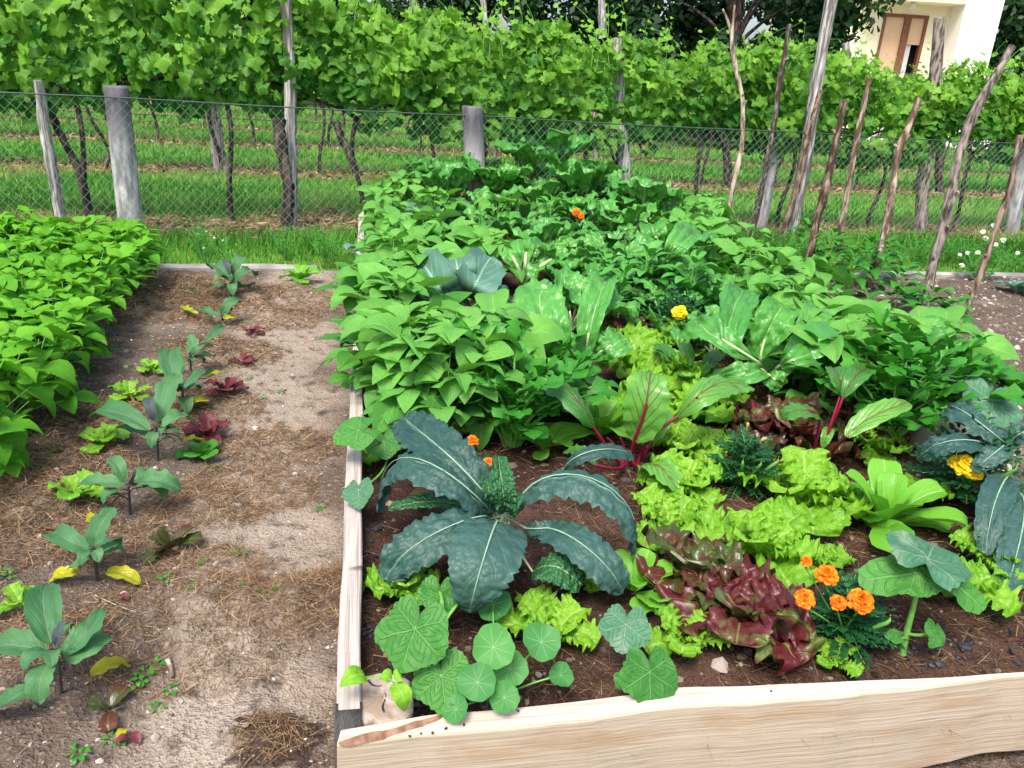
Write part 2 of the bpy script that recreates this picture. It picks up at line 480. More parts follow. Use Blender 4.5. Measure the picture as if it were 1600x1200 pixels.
G['lettuce'] = leaf_mat('curly_lettuce_leaf', (0.14, 0.41, 0.018), (0.32, 0.61, 0.045), (0.48, 0.72, 0.20), nv=6, slant=0.6, vw=0.04, vs=0.5, ls=0.4, trans=0.32, bump=0.35, bs=40, vb=60, rough=0.42, spec=0.35)
G['romaine'] = leaf_mat('smooth_lettuce_leaf', (0.14, 0.45, 0.035), (0.23, 0.56, 0.055), (0.40, 0.68, 0.20), nv=5, slant=0.6, vw=0.04, vs=0.6, ls=0.25, trans=0.3, bump=0.35, bs=20, rough=0.38, spec=0.4)
G['redlettuce'] = leaf_mat('red_lettuce_leaf', (0.075, 0.012, 0.013), (0.17, 0.028, 0.034), (0.22, 0.30, 0.06), nv=5, slant=0.6, vw=0.03, vs=0.5, ls=0.3, trans=0.16, bump=0.7, bs=30, rough=0.36, spec=0.4, blot=(0.11, 0.16, 0.03), blots=(0.52, 0.68), bscale=13)
G['bronze'] = leaf_mat('bronze_lettuce_leaf', (0.045, 0.075, 0.014), (0.085, 0.11, 0.022), (0.24, 0.30, 0.08), nv=5, slant=0.6, vw=0.03, vs=0.5, ls=0.3, trans=0.2, bump=0.5, bs=30, rough=0.3, spec=0.5, blot=(0.095, 0.028, 0.016), blots=(0.42, 0.6), bscale=10)
G['redsmall'] = leaf_mat('small_red_lettuce_leaf', (0.13, 0.018, 0.03), (0.24, 0.05, 0.06), (0.30, 0.12, 0.08), nv=4, vs=0.4, trans=0.2, bump=0.5, rough=0.4)
G['eggplant'] = leaf_mat('eggplant_leaf', (0.045, 0.17, 0.055), (0.11, 0.29, 0.10), (0.22, 0.24, 0.22), nv=5, slant=0.5, vw=0.03, vs=0.6, ls=0.45, trans=0.2, bump=0.5, bs=30, rough=0.55)
G['egglilac'] = leaf_mat('eggplant_young_leaf', (0.055, 0.085, 0.085), (0.08, 0.11, 0.10), (0.10, 0.04, 0.10), nv=5, vs=0.6, trans=0.1, bump=0.4, rough=0.6)
G['yellowleaf'] = leaf_mat('yellowing_leaf', (0.45, 0.52, 0.02), (0.58, 0.50, 0.02), (0.25, 0.40, 0.05), nv=5, vs=0.5, trans=0.3, bump=0.5, blot=(0.16, 0.28, 0.03), blots=(0.55, 0.7))
G['cucumber'] = leaf_mat('cucumber_leaf', (0.045, 0.215, 0.035), (0.10, 0.34, 0.055), (0.20, 0.46, 0.12), kind='radial', nv=6, vw=0.013, vs=0.4, ls=0.25, trans=0.25, bump=0.8, bs=70, rough=0.55)
G['cucgrey'] = leaf_mat('mildewed_cucumber_leaf', (0.06, 0.20, 0.10), (0.10, 0.27, 0.14), (0.30, 0.42, 0.28), kind='radial', nv=6, vw=0.013, vs=0.4, ls=0.25, trans=0.15, bump=0.8, bs=55, rough=0.6, blot=(0.16, 0.27, 0.17), blots=(0.5, 0.7))
G['nasturtium'] = leaf_mat('nasturtium_leaf', (0.055, 0.26, 0.065), (0.12, 0.40, 0.08), (0.50, 0.70, 0.42), kind='radial', nv=9, vw=0.008, vs=0.42, ls=0.0, trans=0.3, bump=0.3, bs=30, rough=0.5)
G['celery'] = leaf_mat('celery_leaf', (0.028, 0.21, 0.018), (0.085, 0.37, 0.035), (0.12, 0.34, 0.05), nv=4, vs=0.4, trans=0.22, bump=0.4, rough=0.4)
G['marigold'] = leaf_mat('marigold_leaf', (0.008, 0.075, 0.022), (0.022, 0.13, 0.035), (0.08, 0.22, 0.07), nv=4, vs=0.3, ls=0, trans=0.15, bump=0.3, rough=0.45)
G['pepper'] = leaf_mat('pepper_leaf', (0.055, 0.30, 0.042), (0.15, 0.48, 0.075), (0.17, 0.42, 0.10), nv=6, slant=0.5, vs=0.5, ls=0.5, trans=0.2, bump=0.5, bs=25, rough=0.32, spec=0.5)
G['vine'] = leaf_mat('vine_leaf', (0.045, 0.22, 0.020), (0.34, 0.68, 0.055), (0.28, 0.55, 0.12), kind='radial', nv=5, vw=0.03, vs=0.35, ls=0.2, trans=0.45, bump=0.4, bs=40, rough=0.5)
G['weed'] = leaf_mat('weed_leaf', (0.04, 0.22, 0.02), (0.10, 0.36, 0.035), None, trans=0.25, bump=0.2)
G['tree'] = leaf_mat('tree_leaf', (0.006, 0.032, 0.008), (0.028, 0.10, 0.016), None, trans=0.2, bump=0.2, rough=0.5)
G['stemgreen'] = plain_mat('green_stem', (0.10, 0.32, 0.05), (0.20, 0.46, 0.10), 30, 0.5, 0.3, 0.3)
G['stempale'] = plain_mat('pale_stem', (0.42, 0.58, 0.25), (0.60, 0.70, 0.42), 30, 0.4, 0.4, 0.3)
G['stemred'] = plain_mat('beet_stalk', (0.16, 0.006, 0.022), (0.28, 0.012, 0.05), 25, 0.35, 0.5, 0.3)
G['stemlilac'] = plain_mat('eggplant_stem', (0.05, 0.035, 0.055), (0.09, 0.10, 0.07), 30, 0.6, 0.3, 0.3)
G['petalorange'] = tint_mat('marigold_petal', [(0.72, 0.10, 0.004), (0.95, 0.24, 0.005), (0.98, 0.36, 0.01)], 0.5, 0.2, 0.2)
G['petalyellow'] = tint_mat('yellow_marigold_petal', [(0.85, 0.50, 0.004), (0.95, 0.72, 0.01), (0.98, 0.82, 0.03)], 0.5, 0.2, 0.2)
G['petalwhite'] = tint_mat('white_petal', [(0.80, 0.80, 0.62), (0.88, 0.88, 0.82)], 0.5, 0.2, 0.2)
G['withered'] = plain_mat('withered_bloom', (0.50, 0.22, 0.05), (0.60, 0.42, 0.25), 40, 0.8)
G['plank'] = wood_mat('rough_sawn_plank', (0.47, 0.39, 0.30), (0.39, 0.315, 0.235), 0, stain=(0.37, 0.245, 0.145))
G['planktop'] = wood_mat('weathered_plank', (0.50, 0.44, 0.40), (0.27, 0.22, 0.19), 1, stain=(0.36, 0.29, 0.24))
G['planktoplit'] = wood_mat('plank_top_lit', (0.60, 0.50, 0.43), (0.44, 0.33, 0.26), 0, stain=(0.48, 0.36, 0.28))  # top face of the front plank: light from above put into a paler colour
G['endgrain'] = plain_mat('damp_end_grain', (0.035, 0.032, 0.035), (0.10, 0.09, 0.085), 60, 0.8, stretch=(8, 1, 1))
G['bark'] = plain_mat('grey_bark', (0.055, 0.04, 0.035), (0.36, 0.30, 0.27), 34, 0.9, 0.1, 1.0, (1, 1, 0.22), bdist=0.015, lohi=(.38, .62))
G['barkbrown'] = plain_mat('brown_bark', (0.06, 0.038, 0.029), (0.34, 0.25, 0.195), 34, 0.9, 0.1, 1.0, (1, 1, 0.22), bdist=0.015, lohi=(.38, .62))
G['barkpale'] = plain_mat('pale_bark', (0.11, 0.07, 0.05), (0.58, 0.46, 0.37), 32, 0.9, 0.1, 1.0, (1, 1, 0.22), bdist=0.015, lohi=(.36, .6))
G['greywood'] = plain_mat('silvery_split_post', (0.16, 0.14, 0.14), (0.62, 0.58, 0.56), 22, 0.85, 0.15, 1.0, (2, 2, 0.14), bdist=0.02, lohi=(.4, .6))
G['barkdark'] = plain_mat('vine_bark', (0.030, 0.022, 0.020), (0.17, 0.13, 0.115), 20, 0.95, 0.1, 1.0, (1, 1, 0.2), bdist=0.015, lohi=(.42, .66))
G['concrete'] = plain_mat('weathered_concrete', (0.16, 0.15, 0.14), (0.40, 0.38, 0.36), 5, 0.9, 0.15, 0.6, (1, 1, 0.5), bdist=0.006, detail=8)
G['wire'] = plain_mat('green_coated_wire', (0.14, 0.26, 0.21), (0.24, 0.38, 0.32), 10, 0.45, 0.4, 0)
G['topwire'] = plain_mat('dark_tension_wire', (0.03, 0.06, 0.05), (0.07, 0.10, 0.09), 10, 0.5, 0.4, 0)
G['straw'] = tint_mat('dry_grass_fibre', [(0.050, 0.030, 0.018), (0.15, 0.092, 0.052), (0.29, 0.185, 0.105), (0.52, 0.40, 0.25)], 0.9, 0.1)
G['grass'] = tint_mat('grass_blade', [(0.030, 0.125, 0.014), (0.080, 0.26, 0.030), (0.16, 0.38, 0.050), (0.38, 0.38, 0.13)], 0.55, 0.25, 0.3)
G['pebble'] = tint_mat('pebble', [(0.05, 0.045, 0.045), (0.20, 0.155, 0.12), (0.34, 0.28, 0.235), (0.62, 0.57, 0.52)], 0.9, 0.15)
G['charcoal'] = tint_mat('charcoal', [(0.008, 0.008, 0.010), (0.04, 0.042, 0.05)], 0.5, 0.4)
G['soil'] = soil_mat('garden_soil', (0.36, 0.295, 0.235), (0.135, 0.10, 0.078))
G['bedsoil'] = soil_mat('bed_compost', (0.13, 0.075, 0.052), (0.050, 0.027, 0.020))
G['kalerib'] = plain_mat('kale_rib', (0.20, 0.35, 0.24), (0.31, 0.47, 0.33), 30, 0.5, 0.3, 0.2)
# ------------------------------------------------------------------ setting: ground, bed, soil
ROWD = nrm(np.array([1.0, 0.306, 0])); ROWN = np.array([-ROWD[1], ROWD[0], 0])      # direction of the vine rows
ROWC = [9.15, 13.4, 17.9, 22.4, 27.0]                                             # where each row crosses x = 0
B0 = at(522, 1150, .30); _b1 = at(561, 322, .30)
EY = nrm(np.array([_b1[0] - B0[0], _b1[1] - B0[1], 0])); EX = np.array([EY[1], -EY[0], 0])
BW, BL = 2.36, 6.35


def bed(u, v, z=0.0):
    return np.array([B0[0], B0[1], 0]) + EX * u + EY * v + np.array([0, 0, z])


def bed_uv(x, y):
    dx, dy = x - B0[0], y - B0[1]
    return dx * EX[0] + dy * EX[1], dx * EY[0] + dy * EY[1]


# piles of dry grass on the left plot: px, py, radius in metres, thickness
PILES = [(60, 800, .22, .05), (20, 860, .16, .03), (320, 800, .17, .035), (290, 1000, .27, .045), (455, 960, .16, .03), (520, 930, .10, .03), (215, 490, .32, .05),
         (270, 455, .35, .05), (430, 475, .40, .035), (400, 505, .30, .02), (345, 560, .25, .02), (430, 700, .2, .02), (180, 860, .15, .02), (390, 770, .2, .02),
         (60, 1010, .15, .02), (360, 470, .30, .03), (300, 640, .25, .02), (240, 660, .2, .02), (150, 660, .25, .02), (100, 740, .22, .02), (330, 900, .15, .02), (425, 1170, .07, .012)]
PL = [(at(a, b, 0)[:2], r, h * 1.5) for a, b, r, h in PILES]


def moist(x, y):
    """1 = trodden dry path, 0 = moist worked soil"""
    u, v = bed_uv(x, y)
    m = 0.27 + 0.62 * np.exp(-((u + 0.24 + 0.05 * v) / (0.16 + 0.045 * v)) ** 2)
    m = m + 0.24 * fbm(x * 3, y * 3, 2, 3)
    d = at(420, 1165, 0)
    k = np.maximum(np.abs(x - d[0] - 0.02) / 0.10, np.abs(y - d[1] + 0.01) / 0.075)
    m = np.where(k < 1.0 + 0.25 * fbm(x * 20, y * 20, 4, 2), -0.65, m)
    return m


def gz(x, y):
    x = np.asarray(x, float); y = np.asarray(y, float)
    z = 0.012 + 0.014 * fbm(x * 2.5, y * 2.5, 1, 3) + 0.007 * fbm(x * 14, y * 14, 5, 3) + (0.012 - .008 * np.clip(moist(x, y), 0, 1)) * np.abs(fbm(x * 34, y * 34, 15, 2))
    for (c, r, h) in PL:
        d2 = ((x - c[0]) ** 2 + (y - c[1]) ** 2) / (r * r)
        z = z + h * np.exp(-d2 * 1.6) * (0.7 + 0.5 * vn(x * 20, y * 20, 7))
    d = at(420, 1165, 0)
    z = z + 0.022 * np.exp(-(((x - d[0]) / .1) ** 2 + ((y - d[1]) / .08) ** 2))
    return np.maximum(z, -.008 + .006 * vn(x * 40, y * 40, 3))


def bz(u, v):
    return 0.212 + 0.022 * fbm(u * 2.2 + 3, v * 2.2, 8, 3) + 0.010 * fbm(u * 12, v * 12, 9, 3) + 0.006 * np.abs(fbm(u * 36, v * 36, 19, 2)) - 0.035 * np.exp(-(v / 0.12) ** 2)


def zbed(x, y):
    u, v = bed_uv(x, y)
    return bz(u, v)


def sheet(name, nx, ny, fx, mat, kind='structure', tintf=None):
    mb = MB()
    a, b = np.meshgrid(np.linspace(0, 1, ny), np.linspace(0, 1, nx), indexing='ij')
    V = fx(b, a)
    t = tintf(V[..., 0], V[..., 1]).ravel() if tintf else 0.5
    mb.add(V.reshape(-1, 3), grid_faces(ny, nx), tint=t)
    return tag(mb.build(name, mat), kind=kind)


# far ground: grass with brown strips along the vine rows, reaching the horizon
k = NT('vineyard_ground')
ob = k.obj()
dt = k.n('ShaderNodeVectorMath', operation='DOT_PRODUCT'); k.set(dt.inputs[0], ob); dt.inputs[1].default_value = tuple(ROWN)
wv = k.noise(0.9, 4, ob)
s = k.math('ADD', dt.outputs['Value'], k.math('MULTIPLY', k.math('SUBTRACT', wv, 0.5), 1.6))
c0 = 8.97 * ROWN[1]
x = k.math('FRACT', k.math('MULTIPLY_ADD', s, 1 / 4.28, 0.5 - c0 / 4.28))
d = k.math('ABSOLUTE', k.math('SUBTRACT', x, 0.5))
strip = k.math('SUBTRACT', 1.0, k.step(d, 0.10, 0.19))
n1 = k.noise(0.35, 5, ob); n2 = k.noise(12, 4, ob)
green = k.mix(k.step(n1, 0.3, 0.7), (0.06, 0.19, 0.022), (0.13, 0.32, 0.04))
brown = k.mix(k.step(n2, 0.35, 0.65), (0.10, 0.055, 0.03), (0.27, 0.165, 0.085))
colr = k.mix(k.math('MULTIPLY', strip, k.step(n2, 0.25, 0.5)), green, brown)
G['ground'] = k.done(k.bsdf(colr, 0.95, 0.1, k.bump(n2, 0.8, 0.03)))


def strip_w(x, y):
    s_ = x * ROWN[0] + y * ROWN[1] + 0.55 * fbm(x * .9, y * .9, 31, 2) * 0.7
    q = (s_ - c0) / 4.28 + 0.5
    return np.clip(1.5 - np.abs(q - np.floor(q) - 0.5) / 0.125, 0, 1)


mb = MB(); mb.add([(-400, -30, -0.02), (400, -30, -0.02), (400, 900, -0.02), (-400, 900, -0.02)], [(0, 1, 2, 3)])
tag(mb.build('ground', G['ground']), kind='structure')
# pale gravel yard in front of the house
mb = MB(); a_, b_ = at(1340, 222, 0), at(1660, 236, 0)
mb.add([(a_[0], a_[1], -0.012), (b_[0] + 8, b_[1], -0.012), (b_[0] + 20, b_[1] + 30, -0.012), (a_[0] - 2, a_[1] + 26, -0.012)], [(0, 1, 2, 3)])
G['gravelyard'] = plain_mat('pale_gravel_yard', (0.42, 0.39, 0.36), (0.62, 0.58, 0.54), 3, 0.95, 0.1, 0.3)
tag(mb.build('gravel_yard', G['gravelyard']), kind='structure')
mb = MB(); c_ = at(-40, 166, 0)
mb.add([(c_[0] - 12, c_[1], -0.012), (at(22, 168, 0)[0], at(22, 168, 0)[1], -0.012), (at(18, 152, 0)[0], at(18, 152, 0)[1], -0.012), (c_[0] - 30, c_[1] + 12, -0.012)], [(0, 1, 2, 3)])
tag(mb.build('road', G['gravelyard']), kind='structure')

# garden plot soil (left, path and right)
kl, kr = at(250, 424, 0), at(1600, 436, 0)
KD = nrm(np.array([kr[0] - kl[0], kr[1] - kl[1], 0])); 


def kerb_y(x):
    return kl[1] + (x - kl[0]) * KD[1] / KD[0]


def plot(b, a):
    # rows get closer together towards the camera
    X = -5.6 + 12.6 * b
    Y0 = 0.55
    Y = Y0 + (kerb_y(X) - 0.02 - Y0) * a ** 1.5
    return np.stack([X, Y, gz(X, Y)], -1)


tag(sheet('garden_soil', 760, 330, plot, G['soil'], tintf=moist), kind='structure')


def bedf(b, a):
    u = 0.03 + (BW - 0.06) * b; v = 0.03 + (BL - 0.06) * a
    P = np.array([B0[0], B0[1], 0]) + u[..., None] * EX + v[..., None] * EY
    P[..., 2] = bz(u, v)
    return P


sheet('bed_soil', 150, 380, bedf, G['bedsoil'], tintf=lambda x, y: 0.45 + 0.3 * fbm(x * 3, y * 3, 11, 3))

# concrete edging of the plot
for i, (x0, x1, lab) in enumerate([(-6.5, -1.62, 'low pale concrete edging strip at the far end of the bare soil plot'), (1.6, 9.0, 'low grey concrete edging strip behind the stony soil by the stakes')]):
    mb = MB()
    xs = np.linspace(x0, x1, 26)
    for j, x in enumerate(xs):
        pass
    prof = [(-.045, -.05), (-.045, .035), (-.03, .05), (.03, .05), (.045, .035), (.045, -.05)]
    V = np.array([[(x - KD[1] * p[0], kerb_y(x) + 0.03 + KD[0] * p[0], p[1] + 0.006 * vn(x * 3, p[0] * 40, 3)) for p in prof] for x in xs])
    mb.add(V.reshape(-1, 3), grid_faces(26, 6))
    tag(mb.build('concrete_edging', G['concrete'], smooth=False), lab, 'edging', 'concrete edging of the garden plot')

# ------------------------------------------------------------------ raised bed frame
fr = thing('raised_bed_frame', 'raised garden bed frame of thick rough sawn planks full of vegetables', 'raised bed', bed(0, 0, 0))
fo = np.array(bed(0, 0, 0))
# front plank: a waney edged board, thick at its left end, thin at the right
n = 60
back = [at(524, 1140, .30), at(677, 1115, .30), at(900, 1094, .30), at(1064, 1074, .30), at(1292, 1066, .30), at(1600, 1050, .30), at(1800, 1030, .30)]
frnt = [at(526, 1164, .297), at(725, 1142, .297), at(900, 1127, .297), at(1064, 1106, .297), at(1300, 1091, .297), at(1450, 1073, .297), at(1600, 1056, .297), at(1800, 1039, .297)]
xs = np.linspace(frnt[0][0], bed(BW + 0.05, 0)[0], n)
fy = np.interp(xs, [p[0] for p in frnt], [p[1] for p in frnt]) + 0.0025 * vn(xs * 14, xs * 0, 3)
by = np.interp(xs, [p[0] for p in back], [p[1] for p in back])
by = np.maximum(by, fy + 0.012) + 0.003 * vn(xs * 9, xs * 0, 5)
zt = 0.298 + 0.003 * vn(xs * 5, xs * 0, 6)
mbA = MB(); mbB = MB()
bot = 0.045 + 0.012 * vn(xs * 4, xs * 0, 8)
rows = []
for (yy, zz) in [(by + .004, bot), (by + .003, zt - .006), (by, zt), (fy + .004, zt - .001), (fy, zt - .005), (fy - .004, zt - .10), (fy - .003, bot + .01), (fy + .004, bot)]:
    rows.append(np.stack([xs, yy, zz], 1))
V = np.stack(rows, 1)
f = grid_faces(n, 8, True).reshape(n - 1, 8, 4)
mat_ix = np.zeros((n - 1, 8), int); mat_ix[:, 2] = 1; mat_ix[:, 1] = 1
mb = MB()
mb.add(V.reshape(-1, 3)); mb.q.append(f.reshape(-1, 4)); mb.mq.append(mat_ix.ravel())
mb.add(V[0], T=[(0, 1, 2), (0, 2, 3), (0, 3, 4), (0, 4, 5), (0, 5, 6), (0, 6, 7)])
fp = mb.build('front_plank', [G['plank'], G['planktoplit']], fr, fo, smooth=False)
fp['label'] = 'pale rough sawn front plank with a brown knotty face'
# torn bark strip on top of the front plank, left end
mb = MB()
P = [at(530, 1161, .299), at(570, 1150, .302), at(600, 1144, .303), at(640, 1132, .303), at(690, 1118, .300)]
S = curve(P, 16); wv_ = np.interp(np.linspace(0, 1, 16), [0, .2, .5, .8, 1], [.006, .013, .010, .009, .004])
sd = nrm(np.cross(nrm(np.gradient(S, axis=0)), [0, 0, 1]))
V = np.stack([S - sd * wv_[:, None], S + np.array([0, 0, .004]), S + sd * wv_[:, None]], 1)
V += rng.normal(0, .0012, V.shape)
V[:, 0, 2] = .2955; V[:, 2, 2] = .2955
mb.add(V.reshape(-1, 3), grid_faces(16, 3))
G['bed_bark'] = plain_mat('torn_inner_bark', (0.15, 0.075, 0.045), (0.36, 0.22, 0.14), 50, 0.9, bdist=.004)
mb.build('bark_strip', G['bed_bark'], fp, None).location = [-q for q in fo]
# knots / nail heads on the top edge
mb = MB()
for (px, py) in [(805, 1107), (810, 1111), (697, 1138), (676, 1145), (658, 1146), (725, 1132), (640, 1150), (1205, 1080)]:
    p = at(px, py, .298)
    rocks(mb, p[None], np.array([.0035]), [0.1])
mb.build('borer_hole', G['charcoal'], fp, None).location = [-q for q in fo]

# left plank in three lengths, its far piece standing a little proud
def plank(name, u0, u1, v0, v1, z0, z1, mat, seed, par=fr):
    m = MB(); nn = 40
    v = np.linspace(v0, v1, nn)
    w = 0.004 * vn(v * 3, v * 0, seed)
    ring = [(u0 - .001, z0), (u0, z1 - .004), (u0 + .004, z1), (u1 - .004, z1), (u1, z1 - .004), (u1 + .001, z0)]
    V = np.array([[bed(a + w[i] + 0.0012 * vn(v[i] * 30, a * 50, seed), v[i], c + 0.0025 * vn(v[i] * 4, a * 9, seed + 1) * (c > .2)) for a, c in ring] for i in range(nn)])
    m.add(V.reshape(-1, 3), grid_faces(nn, 6, True))
    for e in (0, nn - 1):
        tr = [(0, 1, 2), (0, 2, 3), (0, 3, 4), (0, 4, 5)]
        m.add(V[e], T=tr if e else [t[::-1] for t in tr])
    return m.build(name, mat, par, fo, smooth=False)


p = plank('side_plank', 0.0, 0.052, 0.075, 3.1, 0.03, 0.297, G['planktop'], 2)
p['label'] = 'weathered pale side plank along the soil path'
mb = MB(); box(mb, (-.001, .0, .03), (.0535, .0745, .2985))
V = np.array(mb.v[0]); mb.v[0] = np.array([bed(q[0], q[1] + .02, q[2] - .004) for q in V])
e = mb.build('plank_end', G['endgrain'], p, None); e.location = [-q for q in fo]; e['label'] = 'blackened damp end of the side plank'
plank('side_plank', -0.006, 0.046, 3.13, 4.7, 0.03, 0.285, G['planktop'], 4)
plank('side_plank', 0.0, 0.05, 4.72, BL, 0.03, 0.315, G['planktop'], 6)
plank('side_plank', BW - .05, BW, 0.06, BL, 0.03, 0.30, G['planktop'], 8)
mb = MB()
V = [bed(u, v, z) for u, v, z in [(0.06, BL, .03), (BW - .06, BL, .03), (BW - .06, BL + .05, .03), (0.06, BL + .05, .03), (0.06, BL, .24), (BW - .06, BL, .24), (BW - .06, BL + .05, .24), (0.06, BL + .05, .24)]]
mb.add(V, [(0, 3, 2, 1), (4, 5, 6, 7), (0, 1, 5, 4), (1, 2, 6, 5), (2, 3, 7, 6), (3, 0, 4, 7)])
mb.build('rear_plank', G['planktop'], fr, fo, smooth=False)
# corner post: sawn log with drying cracks
cu, cv = bed_uv(*at(598, 1082, .295)[:2])
k = NT('sawn_log_end')
ob = k.mapped((1, 1, .2))
nz = k.noise(9, 5, ob, .6, 1.2)
vr = k.voro(13, ob, 'DISTANCE_TO_EDGE')
cc = k.mix(k.step(nz, .4, .65), (0.50, 0.42, 0.36), (0.30, 0.22, 0.17))
G['log'] = k.done(k.bsdf(cc, .9, .1, k.bump(nz, .6, .006)))
mb = MB(); nth = 40; th = np.linspace(0, 2 * PI, nth, endpoint=False)
ru = np.clip(0.055 / np.maximum(np.abs(np.cos(th)), .6), 0, .066) * (1 + .04 * vn(th * 3, th * 0, 2)); 
ctr = bed(cu, cv)
rings = []
for rad, z in [(1.0, 0.0), (1.0, .268), (.985, .279), (.93, .283), (.5, .284), (.02, .284)]:
    cs = np.cos(th); sn = np.sin(th)
    cr = np.ones(nth)
    if .3 < rad <= 1 and z > .1:
        for a0 in (4.4, 2.1, 0.4): cr = cr - .16 * np.exp(-((np.angle(np.exp(1j * (th - a0)))) / .05) ** 2)
    R_ = ru * rad * cr * 1.18
    rings.append(ctr + (R_ * cs)[:, None] * EX + (R_ * sn)[:, None] * EY + np.array([0, 0, z]) + rng.normal(0, .0008, (nth, 3)))
V = np.array(rings); mb.add(V.reshape(-1, 3), grid_faces(6, nth, True))
cp = mb.build('corner_post', G['log'], fr, fo, smooth=False); cp['label'] = 'sawn log corner post with drying cracks'
mb = MB()
for P in ([(602, 1113), (599, 1100), (603, 1088), (601, 1082)], [(598, 1055), (600, 1043), (590, 1030)], [(575, 1062), (590, 1072), (600, 1070)]):
    S = curve([at(a, b, .2845) for a, b in P], 8); T_ = nrm(np.gradient(S, axis=0)); sd = np.cross(T_, [0, 0, 1])
    w = np.linspace(.0032, .0008, 8)[:, None]
    V = np.stack([S - sd * w, S + sd * w], 1); mb.add(V.reshape(-1, 3), grid_faces(8, 2))
mb.build('drying_crack', G['charcoal'], cp, None).location = [-q for q in fo]

# ------------------------------------------------------------------ loose cover on the soils
def inview(P, m=60):
    q = (P - CAMP) @ RM
    ok = q[:, 2] < -0.05
    z = np.where(ok, -q[:, 2], 1)
    sx = 800 + FPX * q[:, 0] / z; sy = 600 - FPX * q[:, 1] / z
    return ok & (sx > -m) & (sx < 1600 + m) & (sy > -m) & (sy < 1200 + m)


def flatdirs(n, lift):
    a = rng.uniform(0, 2 * PI, n)
    return np.stack([np.cos(a), np.sin(a), rng.normal(0.02, lift, n)], 1)


mb = MB()
for (c, r, h) in PL:
    n = int(8000 * r * (1 + 9 * h) * (1.0 if r < .3 else .8))
    a = rng.uniform(0, 2 * PI, n); rr = r * np.sqrt(rng.uniform(0, 1, n)) * 1.15
    x = c[0] + rr * np.cos(a) * 1.2; y = c[1] + rr * np.sin(a) * .85
    P = np.stack([x, y, gz(x, y) + rng.uniform(0, .012, n)], 1)
    dist = np.linalg.norm(P - CAMP, axis=1)
    blades(mb, P, flatdirs(n, .42), rng.uniform(.02, .06, n), np.clip(dist * .00035, .0006, .0016), np.clip(rng.normal(.52, .2, n), 0, 1), .35)
n = 5200
x = rng.uniform(-3.2, 3.8, n); y = 1.0 + 6 * rng.uniform(0, 1, n) ** 1.6
P = np.stack([x, y, gz(x, y) + .002], 1)
u, v = bed_uv(x, y)
kp = inview(P) & ~((u > -.03) & (u < BW + .03)) & (y < kerb_y(x) - .05)
P = P[kp]; n = len(P)
dist = np.linalg.norm(P - CAMP, axis=1)
blades(mb, P, flatdirs(n, .12), rng.uniform(.02, .10, n), np.clip(dist * .00032, .0006, .0018), np.clip(rng.normal(.6, .25, n), 0, 1), .3)
tag(mb.build('dry_grass_mulch', G['straw']), 'loose brown dry grass raked in thin heaps over the bare soil', 'mulch', kind='stuff')

mb = MB()
n = 30000
u = rng.uniform(.06, BW - .06, n); v = .03 + 4.6 * rng.uniform(0, 1, n) ** 1.3
pk = fbm(u * 2.2, v * 2.2, 13, 2) + rng.normal(0, .35, n)
keep = pk > -.35
u, v = u[keep], v[keep]; n = len(u)
P = np.array([B0[0], B0[1], 0]) + u[:, None] * EX + v[:, None] * EY
P[:, 2] = bz(u, v) + rng.uniform(0, .012, n)
dist = np.linalg.norm(P - CAMP, axis=1)
blades(mb, P, flatdirs(n, .2), rng.uniform(.02, .075, n), np.clip(dist * .00035, .0006, .0016), np.clip(rng.normal(.36, .22, n), 0, 1), .4)
tag(mb.build('bed_straw_mulch', G['straw']), 'fine brown dry grass mulch covering the dark soil in the bed', 'mulch', kind='stuff')

mb = MB()
n = 30000
x = rng.uniform(-3.4, 4.6, n); y = 0.9 + 7 * rng.uniform(0, 1, n) ** 1.7
P = np.stack([x, y, gz(x, y)], 1); u, v = bed_uv(x, y)
kp = inview(P) & ~((u > -.01) & (u < BW + .02)) & (y < kerb_y(x) - .03)
P = P[kp]; n = len(P)
R_ = .0016 * np.exp(rng.normal(.55, .62, n)); R_ = np.clip(R_, .0015, .016)
P[:, 2] += R_ * .2
rocks(mb, P, R_, np.clip(rng.normal(.56, .24, n), 0, 1), .6)
n = 2200
x = rng.uniform(1.8, 5.4, n); y = rng.uniform(3.4, 8, n); P = np.stack([x, y, gz(x, y)], 1); u, v = bed_uv(x, y)
kp = (u > BW + .05) & (y < kerb_y(x) - .04); P = P[kp]; n = len(P)
rocks(mb, P, .006 * np.exp(rng.normal(.7, .5, n)), np.clip(rng.normal(.58, .16, n), 0, 1), .6)
tag(mb.build('gravel', G['pebble'], smooth=False), 'small clods, pebbles and grit strewn over the bare soil', 'gravel', kind='stuff')

mb = MB()
n = 2600
u = rng.uniform(.07, BW - .06, n); v = .03 + 3.2 * rng.uniform(0, 1, n) ** 1.8
P = np.array([B0[0], B0[1], 0]) + u[:, None] * EX + v[:, None] * EY; P[:, 2] = bz(u, v)
rocks(mb, P, .0022 * np.exp(rng.normal(.6, .6, n)), np.clip(rng.normal(.25, .2, n), 0, 1), .6)
tag(mb.build('compost_crumbs', G['pebble'], smooth=False), 'dark crumbs of compost and grit on the soil in the bed', 'compost crumbs', kind='stuff')
mb = MB()
cs = []
for k_ in range(90):
    px = rng.uniform(1290, 1600); py = 1052 - (px - 1290) * .055 - abs(rng.normal(0, 22)) + rng.uniform(-8, 6)
    cs.append(at(px, py, .2))
for k_ in range(60):
    px = rng.uniform(556, 590); py = rng.uniform(700, 1000); cs.append(at(px, py, .21))
P = np.array(cs); P[:, 2] = zbed(P[:, 0], P[:, 1]) + .003
rocks(mb, P, .0045 * np.exp(rng.normal(.35, .45, len(P))), rng.uniform(0, 1, len(P)), .5)
tag(mb.build('charcoal_rubble', G['charcoal'], smooth=False), 'black charcoal bits on the soil along the inside of the planks', 'charcoal rubble', kind='stuff')
